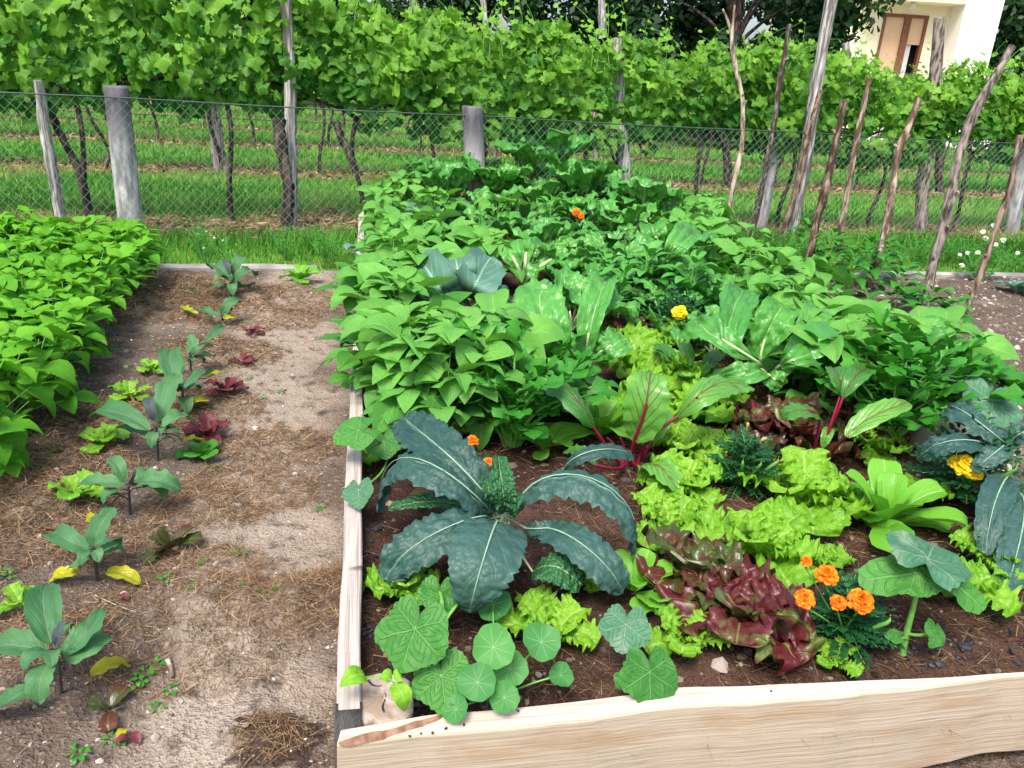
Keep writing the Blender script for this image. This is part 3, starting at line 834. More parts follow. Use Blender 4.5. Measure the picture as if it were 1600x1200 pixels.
for (px, py, r, lab) in [(1338, 1052, .036, 'largest black charcoal lump behind the front plank below the orange marigolds'), (1505, 1020, .018, 'black charcoal chunk on dark soil right of the big cucumber stem'), (575, 740, .02, 'black charcoal chunk by the side plank beside the kale')]:
    mb = MB(); p = at(px, py, .205); rocks(mb, p[None] * np.array([1, 1, 0]) + np.array([[0, 0, zbed(p[0], p[1]) + r * .2]]), np.array([r]), [.6], .45)
    tag(mb.build('charcoal_lump', G['charcoal'], smooth=False), lab, 'charcoal', 'larger charcoal lumps in the bed')
for (px, py, r, lab) in [(765, 960, .032, 'whitish stone on the soil under the drooping front kale leaf'), (1122, 1048, .024, 'pale stone on the soil beside the front plank under the red lettuce')]:
    mb = MB(); p = at(px, py, .21); rocks(mb, np.array([[p[0], p[1], zbed(p[0], p[1]) + r * .2]]), np.array([r]), [.78], .6)
    tag(mb.build('stone', G['pebble'], smooth=False), lab, 'stone')
mb = MB(); p = at(1385, 216, 0)
rocks(mb, np.array([p + [0, 0, .3], p + [1.6, .2, .2]]), np.array([.9, .6]), [.9, .8], .6)
tag(mb.build('boulder', G['pebble'], smooth=False), 'pale boulders lying at the edge of the gravel yard behind the vines', 'boulder')
# ------------------------------------------------------------------ fence
PA, PB_ = at(207, 364, 0), at(1583, 372, 0)
FD = nrm(PB_ - PA); FD[2] = 0; FN = np.array([-FD[1], FD[0], 0])


def fence_y(x):
    return PA[1] + (x - PA[0]) * FD[1] / FD[0]


fence = thing('chain_link_fence', 'green chain link fence strung between round weathered concrete posts', 'fence', (PA[0], PA[1], 0))
fo2 = np.array([PA[0], PA[1], 0])


def post(px0, py0, px1, py1, r, seed):
    b = at(px0, py0, 0); t = aty(px1, py1, b[1]); t[2] = np.clip(t[2], 1.05, 1.3)
    m = MB(); a = nrm(t - b)
    zz = np.array([-.15, 0, .1, .3, .5, .7, .85, .93, .985, 1.0, 1.0])
    rr = np.array([1.05, 1.04, 1.02, 1, .98, .97, .965, .965, .96, .9, .02]) * r
    th = np.linspace(0, 2 * PI, 28, endpoint=False)
    V = np.array([[b + (t - b) * z + r_ * np.array([math.cos(q), math.sin(q), 0]) * (1 + .02 * vn(q * 2, z * 6, seed)) for q in th] for z, r_ in zip(zz, rr)])
    m.add(V.reshape(-1, 3), grid_faces(len(zz), 28, True))
    # shaved stone-grey top, lichen by material
    o = m.build('post', G['concretepost'], fence, fo2)
    return b, t


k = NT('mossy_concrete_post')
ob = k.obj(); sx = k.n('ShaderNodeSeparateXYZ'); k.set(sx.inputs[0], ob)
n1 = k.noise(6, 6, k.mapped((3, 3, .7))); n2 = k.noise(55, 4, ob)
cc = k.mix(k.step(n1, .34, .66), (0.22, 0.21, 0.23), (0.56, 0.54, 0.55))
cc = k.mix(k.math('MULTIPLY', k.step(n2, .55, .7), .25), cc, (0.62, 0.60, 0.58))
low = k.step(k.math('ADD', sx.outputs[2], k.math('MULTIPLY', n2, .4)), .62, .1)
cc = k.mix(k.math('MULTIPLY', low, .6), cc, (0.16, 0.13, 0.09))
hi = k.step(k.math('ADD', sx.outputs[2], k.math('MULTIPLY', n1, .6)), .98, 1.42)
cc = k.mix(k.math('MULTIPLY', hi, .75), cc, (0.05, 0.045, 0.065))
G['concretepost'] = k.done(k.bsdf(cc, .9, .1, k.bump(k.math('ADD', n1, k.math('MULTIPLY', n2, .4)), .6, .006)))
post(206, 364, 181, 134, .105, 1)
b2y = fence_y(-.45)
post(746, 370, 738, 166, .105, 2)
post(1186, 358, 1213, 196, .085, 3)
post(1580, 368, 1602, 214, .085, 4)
# chain link net: two families of diagonal wires in the fence plane
def fp_(s, z):
    return PA + FD * s + np.array([0, 0, z]) - FN * 0.115


mb = MB(); H_, pit = 1.15, .085
L0, L1 = -4.5, 14.0
def seg(m, A, B_, r):
    T_ = nrm(B_ - A); a = nrm(np.cross(T_, [0.3, 1, 0.1])); b = np.cross(T_, a)
    V = []
    for P in (A, B_):
        for q in (0, 2.094, 4.189): V.append(P + r * (a * math.cos(q) + b * math.sin(q)))
    m.add(V, [(0, 1, 4, 3), (1, 2, 5, 4), (2, 0, 3, 5)])


s = L0 - H_
while s < L1:
    for sg in (1, -1):
        a, b = s, s + H_ * .95
        if sg > 0: A, B_ = fp_(a, .03), fp_(b, .03 + H_)
        else: A, B_ = fp_(a, .03 + H_) + FN * .004, fp_(b, .03) + FN * .004
        # slight slack so that the wires are not ruler straight
        pts = [A + (B_ - A) * q + np.array([rng.normal(0, .003), rng.normal(0, .003), rng.normal(0, .002)]) for q in np.linspace(0, 1, 5)]
        for i in range(4): seg(mb, pts[i], pts[i + 1], .0015)
    s += pit
mb.build('wire_mesh', G['wire'], fence, fo2)
mb = MB()
S = np.array([fp_(q, 1.185 - .012 * math.sin((q % 3.4) / 3.4 * PI)) for q in np.linspace(L0, L1, 60)])
tube(mb, S, .0065, straight=True, m=5); mb.build('top_wire', G['topwire'], fence, fo2)
mb = MB(); S = np.array([fp_(q, .06 + .01 * math.sin(q * 3)) for q in np.linspace(L0, L1, 40)])
tube(mb, S, .003, straight=True, m=4); mb.build('bottom_wire', G['topwire'], fence, fo2)

# ------------------------------------------------------------------ stakes at the right of the bed
def stake(label, pts, r, mat, base=None, fork=None, knots=3):
    """pts: picture points from the base up; the stake stands at the depth of its base"""
    r = r * 1.06
    b = at(*pts[0], 0) if base is None else np.array(base, float)
    P = [b - np.array([0, 0, .12])] + [b] + [aty(px, py, b[1] + .05 * i) for i, (px, py) in enumerate(pts[1:], 1)]
    t = thing('wooden_stake', label, 'stake', b, 'rough wooden stakes in a line beside the raised bed')
    mb = MB()
    n = 46
    S = curve(P if len(P) > 4 else P[:1] + list(curve(P[1:], 5)), n)
    rr = np.linspace(r, r * .82, n) * (1 + .2 * vn(np.linspace(0, 9, n), 0 * np.arange(n), r * 900)) 
    S = S + np.stack([.012 * vn(np.linspace(0, 8, n), np.full(n, r * 555.), 3), .012 * vn(np.linspace(0, 8, n), np.full(n, r * 777.), 4), np.zeros(n)], 1) * np.linspace(0, 1, n)[:, None] ** .3
    tube(mb, S, rr, straight=True, m=10, rough=.10, tint=rng.uniform(.15, .5))
    mb.build('pole', mat, t, b)
    for i in range(knots):
        j = rng.integers(6, n - 6); a = rng.uniform(0, 6.28)
        m2 = MB(); d = np.array([math.cos(a), math.sin(a), .8])
        tube(m2, [S[j], S[j] + d * r * 1.5], [r * .5, r * .32], n=4, m=7, rough=.06); m2.build('knot', mat, t, b)
    if fork:
        for f in fork:
            m2 = MB(); tube(m2, [S[-2]] + [aty(px, py, S[-2][1]) for px, py in f], [r * .7, r * .35], n=8, m=7, rough=.07); m2.build('fork_prong', mat, t, b)
    return t


stake('forked brown stake, leftmost of the stakes, its two prongs spreading at the top', [(1124, 402), (1147, 285), (1162, 190), (1150, 100), (1143, 52)], .024, G['barkpale'], fork=[[(1136, 30), (1129, 14)], [(1146, 25), (1148, 8)]])
stake('straight grey stake leaning right in front of a concrete fence post', [(1172, 372), (1200, 250), (1215, 150), (1233, 38)], .032, G['bark'])
stake('dark brown stake leaning against a tall silvery vine post', [(1222, 376), (1252, 260), (1268, 190), (1281, 142)], .034, G['barkbrown'])
stake('reddish brown stake with its foot hidden in the bean leaves', [(1258, 432), (1275, 350), (1300, 250), (1319, 157)], .036, G['barkbrown'])
stake('slim pale peeled stake ending below the vine tops', [(1312, 404), (1315, 350), (1336, 235), (1358, 122)], .028, G['barkpale'])
stake('short knotty stake with a pale cut top, lowest of the row', [(1357, 452), (1385, 350), (1405, 240), (1435, 154)], .030, G['barkpale'], knots=4)
stake('tall dark twisted stake leaning far right over the stony soil', [(1440, 500), (1460, 410), (1492, 270), (1525, 170), (1582, 72)], .034, G['bark'], knots=5)
stake('thin brown stick nearest to the stony soil, rightmost of the stakes', [(1491, 530), (1515, 470), (1550, 380), (1585, 270), (1597, 212)], .022, G['barkbrown'])

# ------------------------------------------------------------------ vineyard
def vine_post(label, px0, py0, px1, py1, r, mat, name='vine_post', grp='old wooden posts of the vine rows', Y=None, flat=1.0):
    b = at(px0, py0, 0) if Y is None else aty(px0, py0, Y)
    t = aty(px1, py1, b[1] + .02)
    b0 = b.copy()
    if Y is None: b0[2] = -.1
    mb = MB(); n = 22
    S = np.array([b0 + (t - b0) * q + np.array([.02 * vn(q * 3, px0, 3), 0, 0]) for q in np.linspace(0, 1, n)])
    tube(mb, S, np.linspace(r, r * .85, n) * (1 + .08 * vn(np.linspace(0, 6, n), 0 * np.arange(n) + px0, 2)), straight=True, m=12, rough=.06, tint=rng.uniform(.25, .6), flat=flat)
    return tag(mb.build(name, mat), label, 'post', grp)


vine_post('slanting grey board post of the first vine row at the left edge', 100, 352, 58, 126, .07, G['greywood'], flat=.6)
vine_post('split silvery vine post behind the fence with dark vine wood bound to it', 458, 352, 445, -60, .062, G['greywood'])
vine_post('tall pale weathered split post, thickest of the vine posts, reaching out of the picture', 1234, 372, 1312, -70, .095, G['greywood'], flat=.7)
vine_post('grey squared vine post between two concrete posts behind the chard', 980, 357, 965, 60, .07, G['greywood'])
vine_post('dark square vine post with its grey top above the leaves under the house', 1437, 362, 1470, 28, .08, G['bark'])
vine_post('short mossy stump post of the second vine row left of the split post', 346, 266, 333, 160, .10, G['greywood'])
vine_post('thin grey post of the second vine row behind the middle concrete post', 775, 262, 770, 150, .05, G['bark'])
vine_post('paired thin post, left one behind the chard tops', 912, 222, 897, 150, .07, G['bark'])
vine_post('paired thin post, right one behind the chard tops', 931, 250, 930, 150, .06, G['bark'])
vine_post('pale slanting pole sticking up through the vine leaves above the fence', 690, 140, 628, -45, .05, G['greywood'], Y=11.2, name='vine_pole', grp='poles rising through the vine leaves')
vine_post('slim upright pole rising through the vine leaves near the top edge', 765, 100, 752, -50, .045, G['greywood'], Y=13.2, name='vine_pole', grp='poles rising through the vine leaves')
vine_post('thin pole among the vine leaves at the upper left', 214, 80, 205, -40, .04, G['greywood'], Y=12.4, name='vine_pole', grp='poles rising through the vine leaves')
vine_post('grey pole rising above the vines beside the dark tree', 943, 60, 936, -30, .07, G['greywood'], Y=14.0, name='vine_pole', grp='poles rising through the vine leaves')
vine_post('grey post top rising above the right vines between the pale post and the window', 1330, 150, 1322, 68, .06, G['greywood'], Y=12.0, name='vine_pole', grp='poles rising through the vine leaves')


def make_vine(seed, leaves, R, label, group, zlo=1.05, zhi=2.1, half=.85, shoots=13, nth=20):
    r_ = np.random.default_rng(seed)
    t = thing('grapevine', label, 'grapevine', (0, 0, 0), group)
    mb = MB()
    dx = r_.uniform(-.1, .1)
    tr = [np.array([0, 0, -.1]), np.array([dx, .02, .35]), np.array([-dx * .6, -.03, .7]), np.array([dx * .5, 0, 1.02])]
    tube(mb, tr, [.036, .025, .022, .027], n=14, m=8, rough=.12)
    for sg in (-1, 1):
        tube(mb, [tr[-1], tr[-1] + np.array([sg * .25, .02, .12]), tr[-1] + np.array([sg * .8, 0, .08 + r_.uniform(-.05, .1)])], [.026, .013], n=10, m=6, rough=.1)
    mb.build('trunk', G['barkdark'], t)
    mb = MB()
    x = r_.uniform(-half, half, leaves); hz = r_.uniform(0, 1, leaves) ** .9
    lowest = zlo + .26 * vn(x * 2.6 + seed, x * 0, seed)
    top = zhi + .2 * vn(x * 2.3 + seed * 3, x * 0 + 5, seed)
    z = lowest + (top - lowest) * hz
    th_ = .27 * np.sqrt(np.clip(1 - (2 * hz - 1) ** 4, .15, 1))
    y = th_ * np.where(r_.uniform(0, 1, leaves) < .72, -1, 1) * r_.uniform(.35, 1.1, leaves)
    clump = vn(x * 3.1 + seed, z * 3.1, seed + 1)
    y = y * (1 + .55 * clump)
    tn = np.clip(.05 + .62 * hz ** 1.3 + .22 * clump + r_.normal(0, .2, leaves), 0, 1)  # low leaves darker, high ones brighter: shade painted into the tint
    for i in range(leaves):
        sy = -1 if y[i] < 0 else 1
        nor = np.array([r_.normal(0, .6), sy * .75, .55 + r_.normal(0, .5)])
        tip = np.array([r_.normal(0, .7), sy * .45, -1.0])
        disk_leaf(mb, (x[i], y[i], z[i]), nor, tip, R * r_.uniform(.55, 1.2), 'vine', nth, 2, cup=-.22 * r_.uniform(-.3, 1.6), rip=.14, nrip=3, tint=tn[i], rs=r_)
    # shoots that stand out of the top with small pale leaves
    m2 = mb
    for k_ in range(shoots):
        x0 = r_.uniform(-half, half); hgt = r_.uniform(.02, .42)
        p0 = np.array([x0, r_.uniform(-.3, .25), zhi - .25]); lean = np.array([r_.normal(0, .18), r_.normal(-.06, .16), 0])
        S = curve([p0, p0 + lean * .4 + [0, 0, hgt * .6 + .2], p0 + lean * 1.3 + [0, 0, hgt + .25]], 8)
        tube(m2, S, [.005, .002], straight=True, m=4, mat=1, cap=False)
        for j in range(2, 8):
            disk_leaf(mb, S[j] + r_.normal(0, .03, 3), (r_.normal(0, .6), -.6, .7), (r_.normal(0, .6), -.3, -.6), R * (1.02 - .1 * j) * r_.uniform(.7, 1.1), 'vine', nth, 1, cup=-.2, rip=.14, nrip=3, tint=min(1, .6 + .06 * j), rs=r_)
    mb.build('foliage', [G['vine'], G['stemgreen']], t)
    return t


def vine_row(c, x0, x1, step, protos, label, group, lift=0):
    xs = np.arange(x0, x1, step)
    for i, x in enumerate(xs):
        o = copy_tree(protos[(i * 7 + i // 3) % len(protos)])
        xx = x + rng.uniform(-.12, .12)
        o.location = (xx, c + .306 * xx + rng.uniform(-.06, .06), lift + rng.uniform(-.06, .05))
        o.rotation_euler.z = math.atan(.306) + (PI if rng.uniform() < .35 and c > 10 else 0)
        s_ = rng.uniform(.92, 1.06) * (.96 if x > 3.4 and c < 10 else 1.1 if x < -1.2 and c < 10 else 1); o.scale = (1.0, s_, s_)
        o['label'] = label; o['group'] = group


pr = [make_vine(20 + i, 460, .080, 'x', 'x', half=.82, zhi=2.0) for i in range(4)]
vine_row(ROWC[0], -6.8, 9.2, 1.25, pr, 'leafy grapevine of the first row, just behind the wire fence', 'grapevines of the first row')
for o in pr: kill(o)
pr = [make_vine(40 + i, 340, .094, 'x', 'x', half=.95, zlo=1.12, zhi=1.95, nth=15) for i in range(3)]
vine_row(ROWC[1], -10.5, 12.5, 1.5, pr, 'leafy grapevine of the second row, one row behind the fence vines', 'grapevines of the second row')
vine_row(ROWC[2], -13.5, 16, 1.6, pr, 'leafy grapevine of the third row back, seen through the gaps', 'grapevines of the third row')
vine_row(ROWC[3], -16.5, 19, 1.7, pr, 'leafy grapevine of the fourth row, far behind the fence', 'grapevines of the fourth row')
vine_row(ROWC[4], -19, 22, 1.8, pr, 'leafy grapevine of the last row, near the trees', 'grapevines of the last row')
for o in pr: kill(o)
for c, x0, x1 in ((ROWC[0], -7, 10), (ROWC[1], -11, 13)):
    mb = MB()
    for z in (1.0, 1.45, 1.9):
        S = np.array([(x, c + .306 * x, z) for x in np.linspace(x0, x1, 12)]); tube(mb, S, .003, straight=True, m=4)
    tag(mb.build('trellis_wire', G['topwire']), 'taut trellis wires of the %s vine row' % ('first' if c < 10 else 'second'), 'wire')
# old dark vine woods with a character of their own in the first rows
def wood(label, pts, r, Y=None):
    b = at(*pts[0], 0); r = r * 1.35
    P = [b - np.array([0, 0, .08]), b] + [aty(px, py, b[1]) for px, py in pts[1:]]
    mb = MB(); tube(mb, P if len(P) > 4 else curve(P, 6), [r, r * .8, r * .9], n=24, m=9, rough=.12)
    tag(mb.build('bare_vine', G['barkdark']), label, 'bare vine', 'old bare vines without leaves')


wood('thin dark vine trunk crossing behind the left concrete post', [(142, 342), (122, 265), (85, 190), (72, 130)], .03)
wood('dark vine trunk bound to the split silvery post', [(447, 356), (449, 290), (440, 230), (434, 185)], .05)
wood('slanting dark trunk in the second row between the left posts and the bed', [(558, 274), (548, 245), (533, 215), (525, 190)], .05)
wood('black old vine trunk beside the grey squared post behind the chard', [(966, 354), (968, 280), (972, 225), (985, 160)], .05)
wood('pair of dark trunks in the second row left of the forked stake', [(1138, 292), (1136, 250), (1132, 215), (1128, 195)], .06)
wood('dark trunk behind the far right stakes next to the square post', [(1468, 300), (1466, 260), (1470, 225), (1474, 200)], .06)

# ------------------------------------------------------------------ grass
mb = MB()
def tuft(n, ymax, ymin, hmul, pw):
    r = rng.uniform(0, 1, n) ** pw
    y = ymin + (ymax - ymin) * r; x = rng.uniform(-.75, .75, n) * (y + 1)
    P = np.stack([x, y, np.full(n, -.02)], 1)
    edge = kerb_y(x) + .08
    u, v = bed_uv(x, y)
    kp = inview(P) & (y > edge) & ~((u > -.02) & (u < BW) & (v < BL + .05))
    P = P[kp]; n = len(P); x, y = P[:, 0], P[:, 1]
    sw = strip_w(x, y)
    kp = rng.uniform(0, 1, n) > sw * .93
    P, sw = P[kp], sw[kp]; n = len(P); x, y = P[:, 0], P[:, 1]
    near = np.clip(1 - np.abs(y - fence_y(x) + .5) / .8, 0, 1)
    lum = fbm(x * 1.1, y * 1.1, 41, 3)
    L = hmul * (.05 + .05 * rng.uniform(0, 1, n) + .10 * near + .02 * lum)
    D = np.stack([rng.normal(0, .4, n), rng.normal(0, .4, n), np.ones(n)], 1)
    t = np.clip(.50 + .34 * lum + rng.normal(0, .2, n) - .18 * near, 0, .95)
    t = np.where(sw > .3, np.clip(t + .35, 0, 1), t)
    blades(mb, P, D, L, np.clip(y * .0006, .003, .016), t, .5)


tuft(60000, 11, 5.8, 1.0, 1.0)
tuft(60000, 19, 9, 1.25, 1.0)
tuft(36000, 34, 17, 1.7, 1.0)
tag(mb.build('grass', G['grass']), 'green grass between the vine rows and along the fence', 'grass', kind='stuff')
# brown litter under the vine rows
mb = MB(); n = 60000
r = rng.uniform(0, 1, n); y = 7 + 14 * r ** 1.3; x = rng.uniform(-.75, .75, n) * (y + 1)
P = np.stack([x, y, np.full(n, -.012) + rng.uniform(0, .02, n)], 1)
kp = inview(P) & (rng.uniform(0, 1, n) < strip_w(x, y)) & (y > kerb_y(x) + .8); P = P[kp]; n = len(P)
blades(mb, P, flatdirs(n, .25), rng.uniform(.05, .14, n), np.clip(P[:, 1] * .0012, .004, .02), np.clip(rng.normal(.55, .22, n), 0, 1), .4)
tag(mb.build('dry_leaf_litter', G['straw']), 'brown dead leaves and mown grass lying under the vine rows', 'leaf litter', kind='stuff')

# ------------------------------------------------------------------ trees behind
def tree(label, x, y, h, rad, zc, n0, seed, base=0.0, mat='tree', lsz=.15):
    r_ = np.random.default_rng(seed); n = int(n0 * 1.9)
    t = thing('broadleaf_tree', label, 'tree', (x, y, base), 'dark trees behind the vineyard')
    mb = MB()
    tube(mb, [(0, 0, -.2), (.1, 0, h * .25), (-.1, .1, h * .5), (.1, 0, h * .8)], [.24, .17, .12, .04], n=14, m=9, rough=.05)
    cl = []
    for i in range(34):
        a = r_.uniform(0, 6.28); e = r_.uniform(-1.05, 1); q = r_.uniform(.35, 1) ** .5
        wq = math.sqrt(1 - e * e * .8) if e > 0 else 1 - .25 * e * e
        c = np.array([math.cos(a) * rad * q * wq, math.sin(a) * rad * q * wq, zc + e * ((h - zc) * .92 if e > 0 else zc * .85)])
        cl.append((c, r_.uniform(.5, 1.0) * rad * .42))
        if i < 12: tube(mb, [(0, 0, h * .3 + .2 * i / 12), c * [.5, .5, 1] * .9, c], [.07, .015], n=7, m=5)
    mb.build('trunk', G['barkdark'], t)
    m2 = MB()
    ci = r_.integers(0, len(cl), n)
    C = np.array([cl[k_][0] for k_ in ci]); Rr = np.array([cl[k_][1] for k_ in ci])
    d = nrm(r_.normal(0, 1, (n, 3))); P = C + d * (Rr * r_.uniform(.35, 1.05, n))[:, None]
    P[:, 2] = np.where(P[:, 2] < .25, r_.uniform(.3, 2.5, n), P[:, 2])
    nn = nrm(d + r_.normal(0, .6, (n, 3)) + [0, 0, .4]); a = nrm(np.cross(nn, r_.normal(0, 1, (n, 3)))); b = np.cross(nn, a)
    s_ = (lsz * r_.uniform(.6, 1.3, n))[:, None]
    V = np.stack([P - a * s_, P - a * .1 * s_ + b * .55 * s_ - nn * .15 * s_, P + a * s_, P - a * .1 * s_ - b * .55 * s_ - nn * .15 * s_], 1)
    Q = np.arange(n * 4).reshape(n, 4)
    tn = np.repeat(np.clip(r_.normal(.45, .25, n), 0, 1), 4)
    m2.add(V.reshape(-1, 3), Q, tint=tn); m2.build('crown', G[mat], t)


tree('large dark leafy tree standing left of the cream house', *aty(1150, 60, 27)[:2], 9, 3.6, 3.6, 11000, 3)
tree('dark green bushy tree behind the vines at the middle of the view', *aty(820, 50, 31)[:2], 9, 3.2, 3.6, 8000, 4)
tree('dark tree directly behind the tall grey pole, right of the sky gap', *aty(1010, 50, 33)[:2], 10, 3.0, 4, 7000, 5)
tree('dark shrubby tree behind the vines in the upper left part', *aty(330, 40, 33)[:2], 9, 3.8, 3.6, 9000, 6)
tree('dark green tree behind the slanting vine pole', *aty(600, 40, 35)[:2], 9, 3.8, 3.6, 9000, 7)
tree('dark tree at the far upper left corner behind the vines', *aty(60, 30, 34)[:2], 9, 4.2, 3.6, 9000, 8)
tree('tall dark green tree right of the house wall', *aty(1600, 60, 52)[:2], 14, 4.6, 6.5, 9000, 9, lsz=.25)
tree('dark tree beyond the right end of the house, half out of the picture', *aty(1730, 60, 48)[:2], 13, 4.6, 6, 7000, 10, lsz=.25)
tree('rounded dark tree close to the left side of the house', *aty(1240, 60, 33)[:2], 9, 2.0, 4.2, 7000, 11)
# ------------------------------------------------------------------ house
Yh = 44.0
xl = aty(1270, 60, Yh)[0]; xm = aty(1477, 60, Yh)[0]; xr = aty(1541, 30, Yh)[0]
house = thing('house', 'cream rendered house with a brown framed balcony window behind the vineyard', 'house', (xl, Yh, 0))
ho = np.array([xl, Yh, 0])
G['render'] = plain_mat('cream_render', (0.74, 0.66, 0.47), (0.84, 0.76, 0.56), 1.2, .9, .1, .15)
G['renderwhite'] = plain_mat('white_render', (0.80, 0.78, 0.70), (0.86, 0.84, 0.77), 1.2, .9, .1, .15)
G['frame'] = plain_mat('brown_window_frame', (0.16, 0.06, 0.035), (0.22, 0.09, 0.05), 8, .6)
G['blind'] = plain_mat('tan_roller_blind', (0.60, 0.40, 0.25), (0.66, 0.45, 0.29), 3, .8, .1, .3, (1, 1, 30))
G['dark'] = plain_mat('room_shade_black', (0.012, 0.01, 0.012), (0.02, 0.018, 0.02), 3, .9, 0, 0)  # near-black colour painted in for the shade inside the window
G['curtain'] = plain_mat('net_curtain', (0.55, 0.56, 0.58), (0.68, 0.69, 0.70), 8, .9, .1, 0, (8, 1, 1))
G['tiles'] = plain_mat('roof_tiles', (0.30, 0.12, 0.07), (0.42, 0.2, 0.12), 6, .9)
wz1, wz0 = aty(1410, 22, Yh)[2], aty(1410, 118, Yh)[2]
wx0, wx1 = aty(1374, 60, Yh)[0], aty(1444, 60, Yh)[0]
TOPZ = 9.4
mb = MB()
box(mb, (xl, Yh, -.1), (wx0, Yh + 9, TOPZ)); box(mb, (wx1, Yh, -.1), (xm, Yh + 9, TOPZ))
box(mb, (wx0, Yh + .001, -.1), (wx1, Yh + 9, wz0)); box(mb, (wx0, Yh + .001, wz1), (wx1, Yh + 9, TOPZ)); box(mb, (wx0, Yh + .6, wz0), (wx1, Yh + 9, wz1), mat=1)
mb.build('wall', [G['render'], G['dark']], house, ho, smooth=False)
mb = MB(); box(mb, (xm, Yh - 1.3, -.1), (xr, Yh + 9.2, TOPZ)); w2 = mb.build('side_wing', G['renderwhite'], house, ho, smooth=False)
bx0, bx1 = aty(1362, 0, Yh - 1.3)[0], xm - .003
bzz = aty(1420, 1, Yh - 1.2)[2]
mb = MB(); box(mb, (bx0, Yh - 1.29, bzz), (bx1, Yh - .003, bzz + .22)); bl = mb.build('balcony', G['render'], house, ho, smooth=False)
mb = MB(); box(mb, (bx0 - .03, Yh - 1.33, bzz + .22), (bx1 - .02, Yh - 1.25, bzz + 1.1)); mb.build('balcony_parapet', G['frame'], bl, None, smooth=False).location = [-q for q in ho]
mb = MB()
lx = aty(1425, 6, Yh - .6)[0]
tube(mb, [(lx, Yh - .7, bzz), (lx, Yh - .7, bzz - .12), (lx, Yh - .7, bzz - .28)], [.10, .17, .15], n=6, m=12); mb.build('porch_lamp', G['curtain'], house, ho)
wf = MB()
fw = .14; y0 = Yh - .04
box(wf, (wx0, y0, wz0), (wx0 + fw, Yh + .3, wz1)); box(wf, (wx1 - fw, y0, wz0), (wx1, Yh + .3, wz1)); box(wf, (wx0 + fw, y0, wz1 - fw), (wx1 - fw, Yh + .3, wz1))
xc = (wx0 + wx1) / 2 + .12
box(wf, (xc - .16, y0 - .004, wz0), (xc + .16, Yh + .3, wz1 - fw))
win = wf.build('window', G['frame'], house, ho, smooth=False)
mb = MB(); box(mb, (wx0 + fw, Yh + .08, wz0), (xc - .16, Yh + .12, wz1 - fw)); o = mb.build('roller_blind', G['blind'], win, None, smooth=False); o.location = [-q for q in ho]; o['label'] = 'fully closed tan roller blind'
mb = MB(); box(mb, (xc + .16, Yh + .08, wz1 - fw - (wz1 - wz0) * .43), (wx1 - fw, Yh + .12, wz1 - fw)); o = mb.build('roller_blind', G['blind'], win, None, smooth=False); o.location = [-q for q in ho]; o['label'] = 'half lowered tan roller blind'
mb = MB(); box(mb, (xc + .16, Yh + .2, wz0), (xc + .5, Yh + .24, wz1 - fw - (wz1 - wz0) * .43)); o = mb.build('curtain', G['curtain'], win, None, smooth=False); o.location = [-q for q in ho]
mb = MB()
mb.add([(xl - .8, Yh - 2, TOPZ), (xr + .8, Yh - 2, TOPZ), (xr + .8, Yh + 10, TOPZ), (xl - .8, Yh + 10, TOPZ), (xl + 1.5, Yh + 4, TOPZ + 2.5), (xr - 1.5, Yh + 4, TOPZ + 2.5)], [(0, 1, 5, 4), (2, 3, 4, 5), (3, 2, 1, 0)], T=[(1, 2, 5), (3, 0, 4)])
mb.build('roof', G['tiles'], house, ho, smooth=False)
# ------------------------------------------------------------------ plant makers (around their own foot)
def pd(az, el):
    return np.array([math.cos(az) * math.cos(el), math.sin(az) * math.cos(el), math.sin(el)])


def bean_plant(seed, label, group, mat, H=.42, n=15, L=.125, spread=.16):
    r_ = np.random.default_rng(seed)
    t = thing('bean_plant', label, 'bean plant', (0, 0, 0), group)
    st = MB(); fo = MB()
    tube(st, [(0, 0, -.03), (.01, 0, H * .3), (-.01, .01, H * .62)], [.006, .004], n=8, m=6)
    for i in range(n):
        f = i / (n - 1); az = i * 2.4 + r_.uniform(-.4, .4)
        z0 = H * (.06 + .5 * f); el = .25 + .95 * f + r_.uniform(-.2, .2)
        pl = spread * (1.15 - .5 * f) * r_.uniform(.8, 1.2)
        p0 = np.array([0, 0, z0]); p1 = p0 + pd(az, el) * pl + np.array([0, 0, .05])
        tube(st, [p0, (p0 + p1) / 2 + [0, 0, .015], p1], [.0032, .002], n=6, m=5)
        sz = L * r_.uniform(.62, 1.25) * (1 - .25 * max(0, f - .7) / .3)
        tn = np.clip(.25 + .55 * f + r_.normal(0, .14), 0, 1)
        for k_, (da, ll) in enumerate(((0, 1.0), (1.25, .86), (-1.25, .86))):
            a2 = az + da + r_.uniform(-.4, .4); e2 = r_.uniform(-.35, .6) - .2 * (1 - f)
            b = p1 + pd(a2, .2) * (.018 if k_ else .03)
            m_ = b + pd(a2, e2 + .15) * sz * ll * .5; e = m_ + pd(a2, e2 - r_.uniform(.1, 1.0)) * sz * ll * .55
            leaf(fo, [b, m_, e], sz * ll * .37, .55, .95, 7, 6, (r_.normal(0, .35), r_.normal(0, .35), 1), fold=-.05 + r_.normal(0, .22), cup=.1, blis=.09, bf=(4, 3), tint=tn + r_.normal(0, .06), rs=r_)
    fo.build('foliage', mat, t); st.build('stem', G['stemgreen'], t)
    return t


